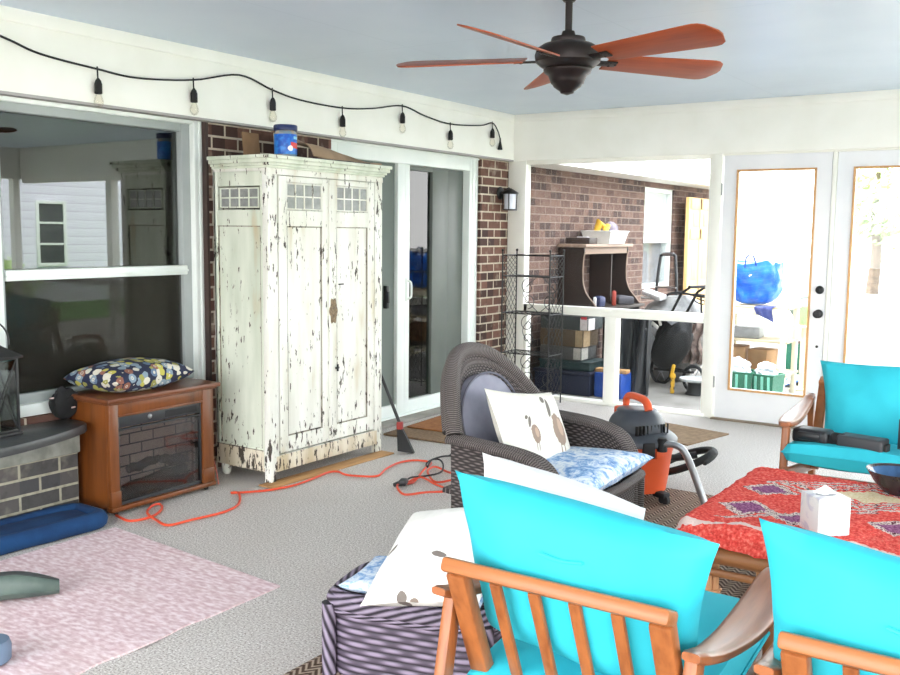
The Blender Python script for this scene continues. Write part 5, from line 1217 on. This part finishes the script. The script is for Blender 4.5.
m = Mat('white_siding', .7); x, y, z = m.xyz(); lap = (z/.16).fract()
m.color(m.ramp(lap, [(.0, (150, 152, 170)), (.07, (222, 222, 236)), (1, (232, 232, 244))])); sid = m.m
T = thing('neighbour_house', 'white clapboard house wing across the lawn, seen reflected in the big window', 'house', (12, 2, GZ))
b = MB(); b.span((0, -6, 0), (4, 3.75, 3.6)); b.build('siding_wall', sid, T, smooth=False)
b = MB(); b.prism([(-.5, 3.5), (4.5, 3.5), (2, 5.2)], 10.2, Matrix.Translation((0, 4.0, 0)) @ Matrix.Rotation(PI/2, 4, 'X')); b.build('roof', plain('grey_shingle', (96, 92, 92), (78, 74, 76), 14, .9), T, smooth=False)
for yy in (1.74,):
    b = MB(); framebox(b, -.04, .02, yy-.32, yy+.32, .72, 1.96, .06, .06, .06, .06); b.span((-.03, yy-.28, 1.12), (.0, yy+.28, 1.16)); b.span((-.03, yy-.28, 1.52), (.0, yy+.28, 1.56)); wf = b.build('window', vinyl, T, ang=30)
    b = MB(); b.span((-.012, yy-.29, .75), (-.004, yy+.29, 1.93)); b.build('window_pane', plain('dark_window', (60, 66, 66), (76, 82, 80), 3, .1), wf, smooth=False)

# ================================================================ daylight, camera
GROUPS = {'wooden_armchair': 'matching wooden lounge chairs around the coffee table', 'paper_sack': 'brown paper sacks on the potting shelf', 'green_tote': 'green totes below the potting shelf', 'white_plastic_bag': 'white plastic bags in the green totes', 'leafy_tree': 'pale trees beyond the French doors', 'shrub': 'shrubs by the neighbouring house'}
for o in list(bpy.data.objects):
    if 'label' in o.keys():
        n_ = o.name.split('.')[0]
        if n_ in GROUPS: o['group'] = GROUPS[n_]
        elif n_ == 'seat_cushion' and 'turquoise' in o['label']: o['group'] = 'turquoise seat cushions on the wooden chairs'
        elif n_ == 'back_cushion' and 'turquoise' in o['label']: o['group'] = 'turquoise back cushions on the wooden chairs'
sc_ = bpy.context.scene
w = bpy.data.worlds.new('daylight'); sc_.world = w; w.use_nodes = True; nt = w.node_tree; bg = nt.nodes['Background']
tc = nt.nodes.new('ShaderNodeTexCoord'); sp_ = nt.nodes.new('ShaderNodeSeparateXYZ'); nt.links.new(tc.outputs['Generated'], sp_.inputs[0])
rp = nt.nodes.new('ShaderNodeValToRGB'); nt.links.new(sp_.outputs[2], rp.inputs[0])
rp.color_ramp.elements[0].position = .0; rp.color_ramp.elements[0].color = (1, 1, .985, 1); rp.color_ramp.elements[1].position = .6; rp.color_ramp.elements[1].color = (.86, .93, 1, 1)
nt.links.new(rp.outputs[0], bg.inputs[0]); bg.inputs[1].default_value = 8.0
sun = bpy.data.lights.new('sun', 'SUN'); sun.energy = 10.0; sun.angle = rad(12); sun.color = (1, .96, .9)
so = bpy.data.objects.new('sun', sun); COL.objects.link(so); so.rotation_euler = (0, rad(-42), rad(12))

cam = bpy.data.cameras.new('camera'); co = bpy.data.objects.new('camera', cam); COL.objects.link(co)
p_, y_, r_ = .110, -.589, .011
fw = V((sin(y_)*cos(p_), cos(y_)*cos(p_), -sin(p_))); ri = V((cos(y_), -sin(y_), 0)); upv = ri.cross(fw)
r2 = ri*cos(r_) + upv*sin(r_); u2 = -ri*sin(r_) + upv*cos(r_)
M4 = Matrix((r2, u2, -fw)).transposed().to_4x4(); M4.translation = (4.234, -7.298, 1.434); co.matrix_world = M4
cam.sensor_fit = 'HORIZONTAL'; cam.sensor_width = 36; cam.lens = 956.853*36/900; cam.clip_start = .05; cam.clip_end = 200
sc_.camera = co
vs = sc_.view_settings; sc_.display_settings.display_device = 'sRGB'; vs.view_transform = 'Standard'; vs.look = 'None'; vs.exposure = 0.27; vs.gamma = 1; vs.use_curve_mapping = False
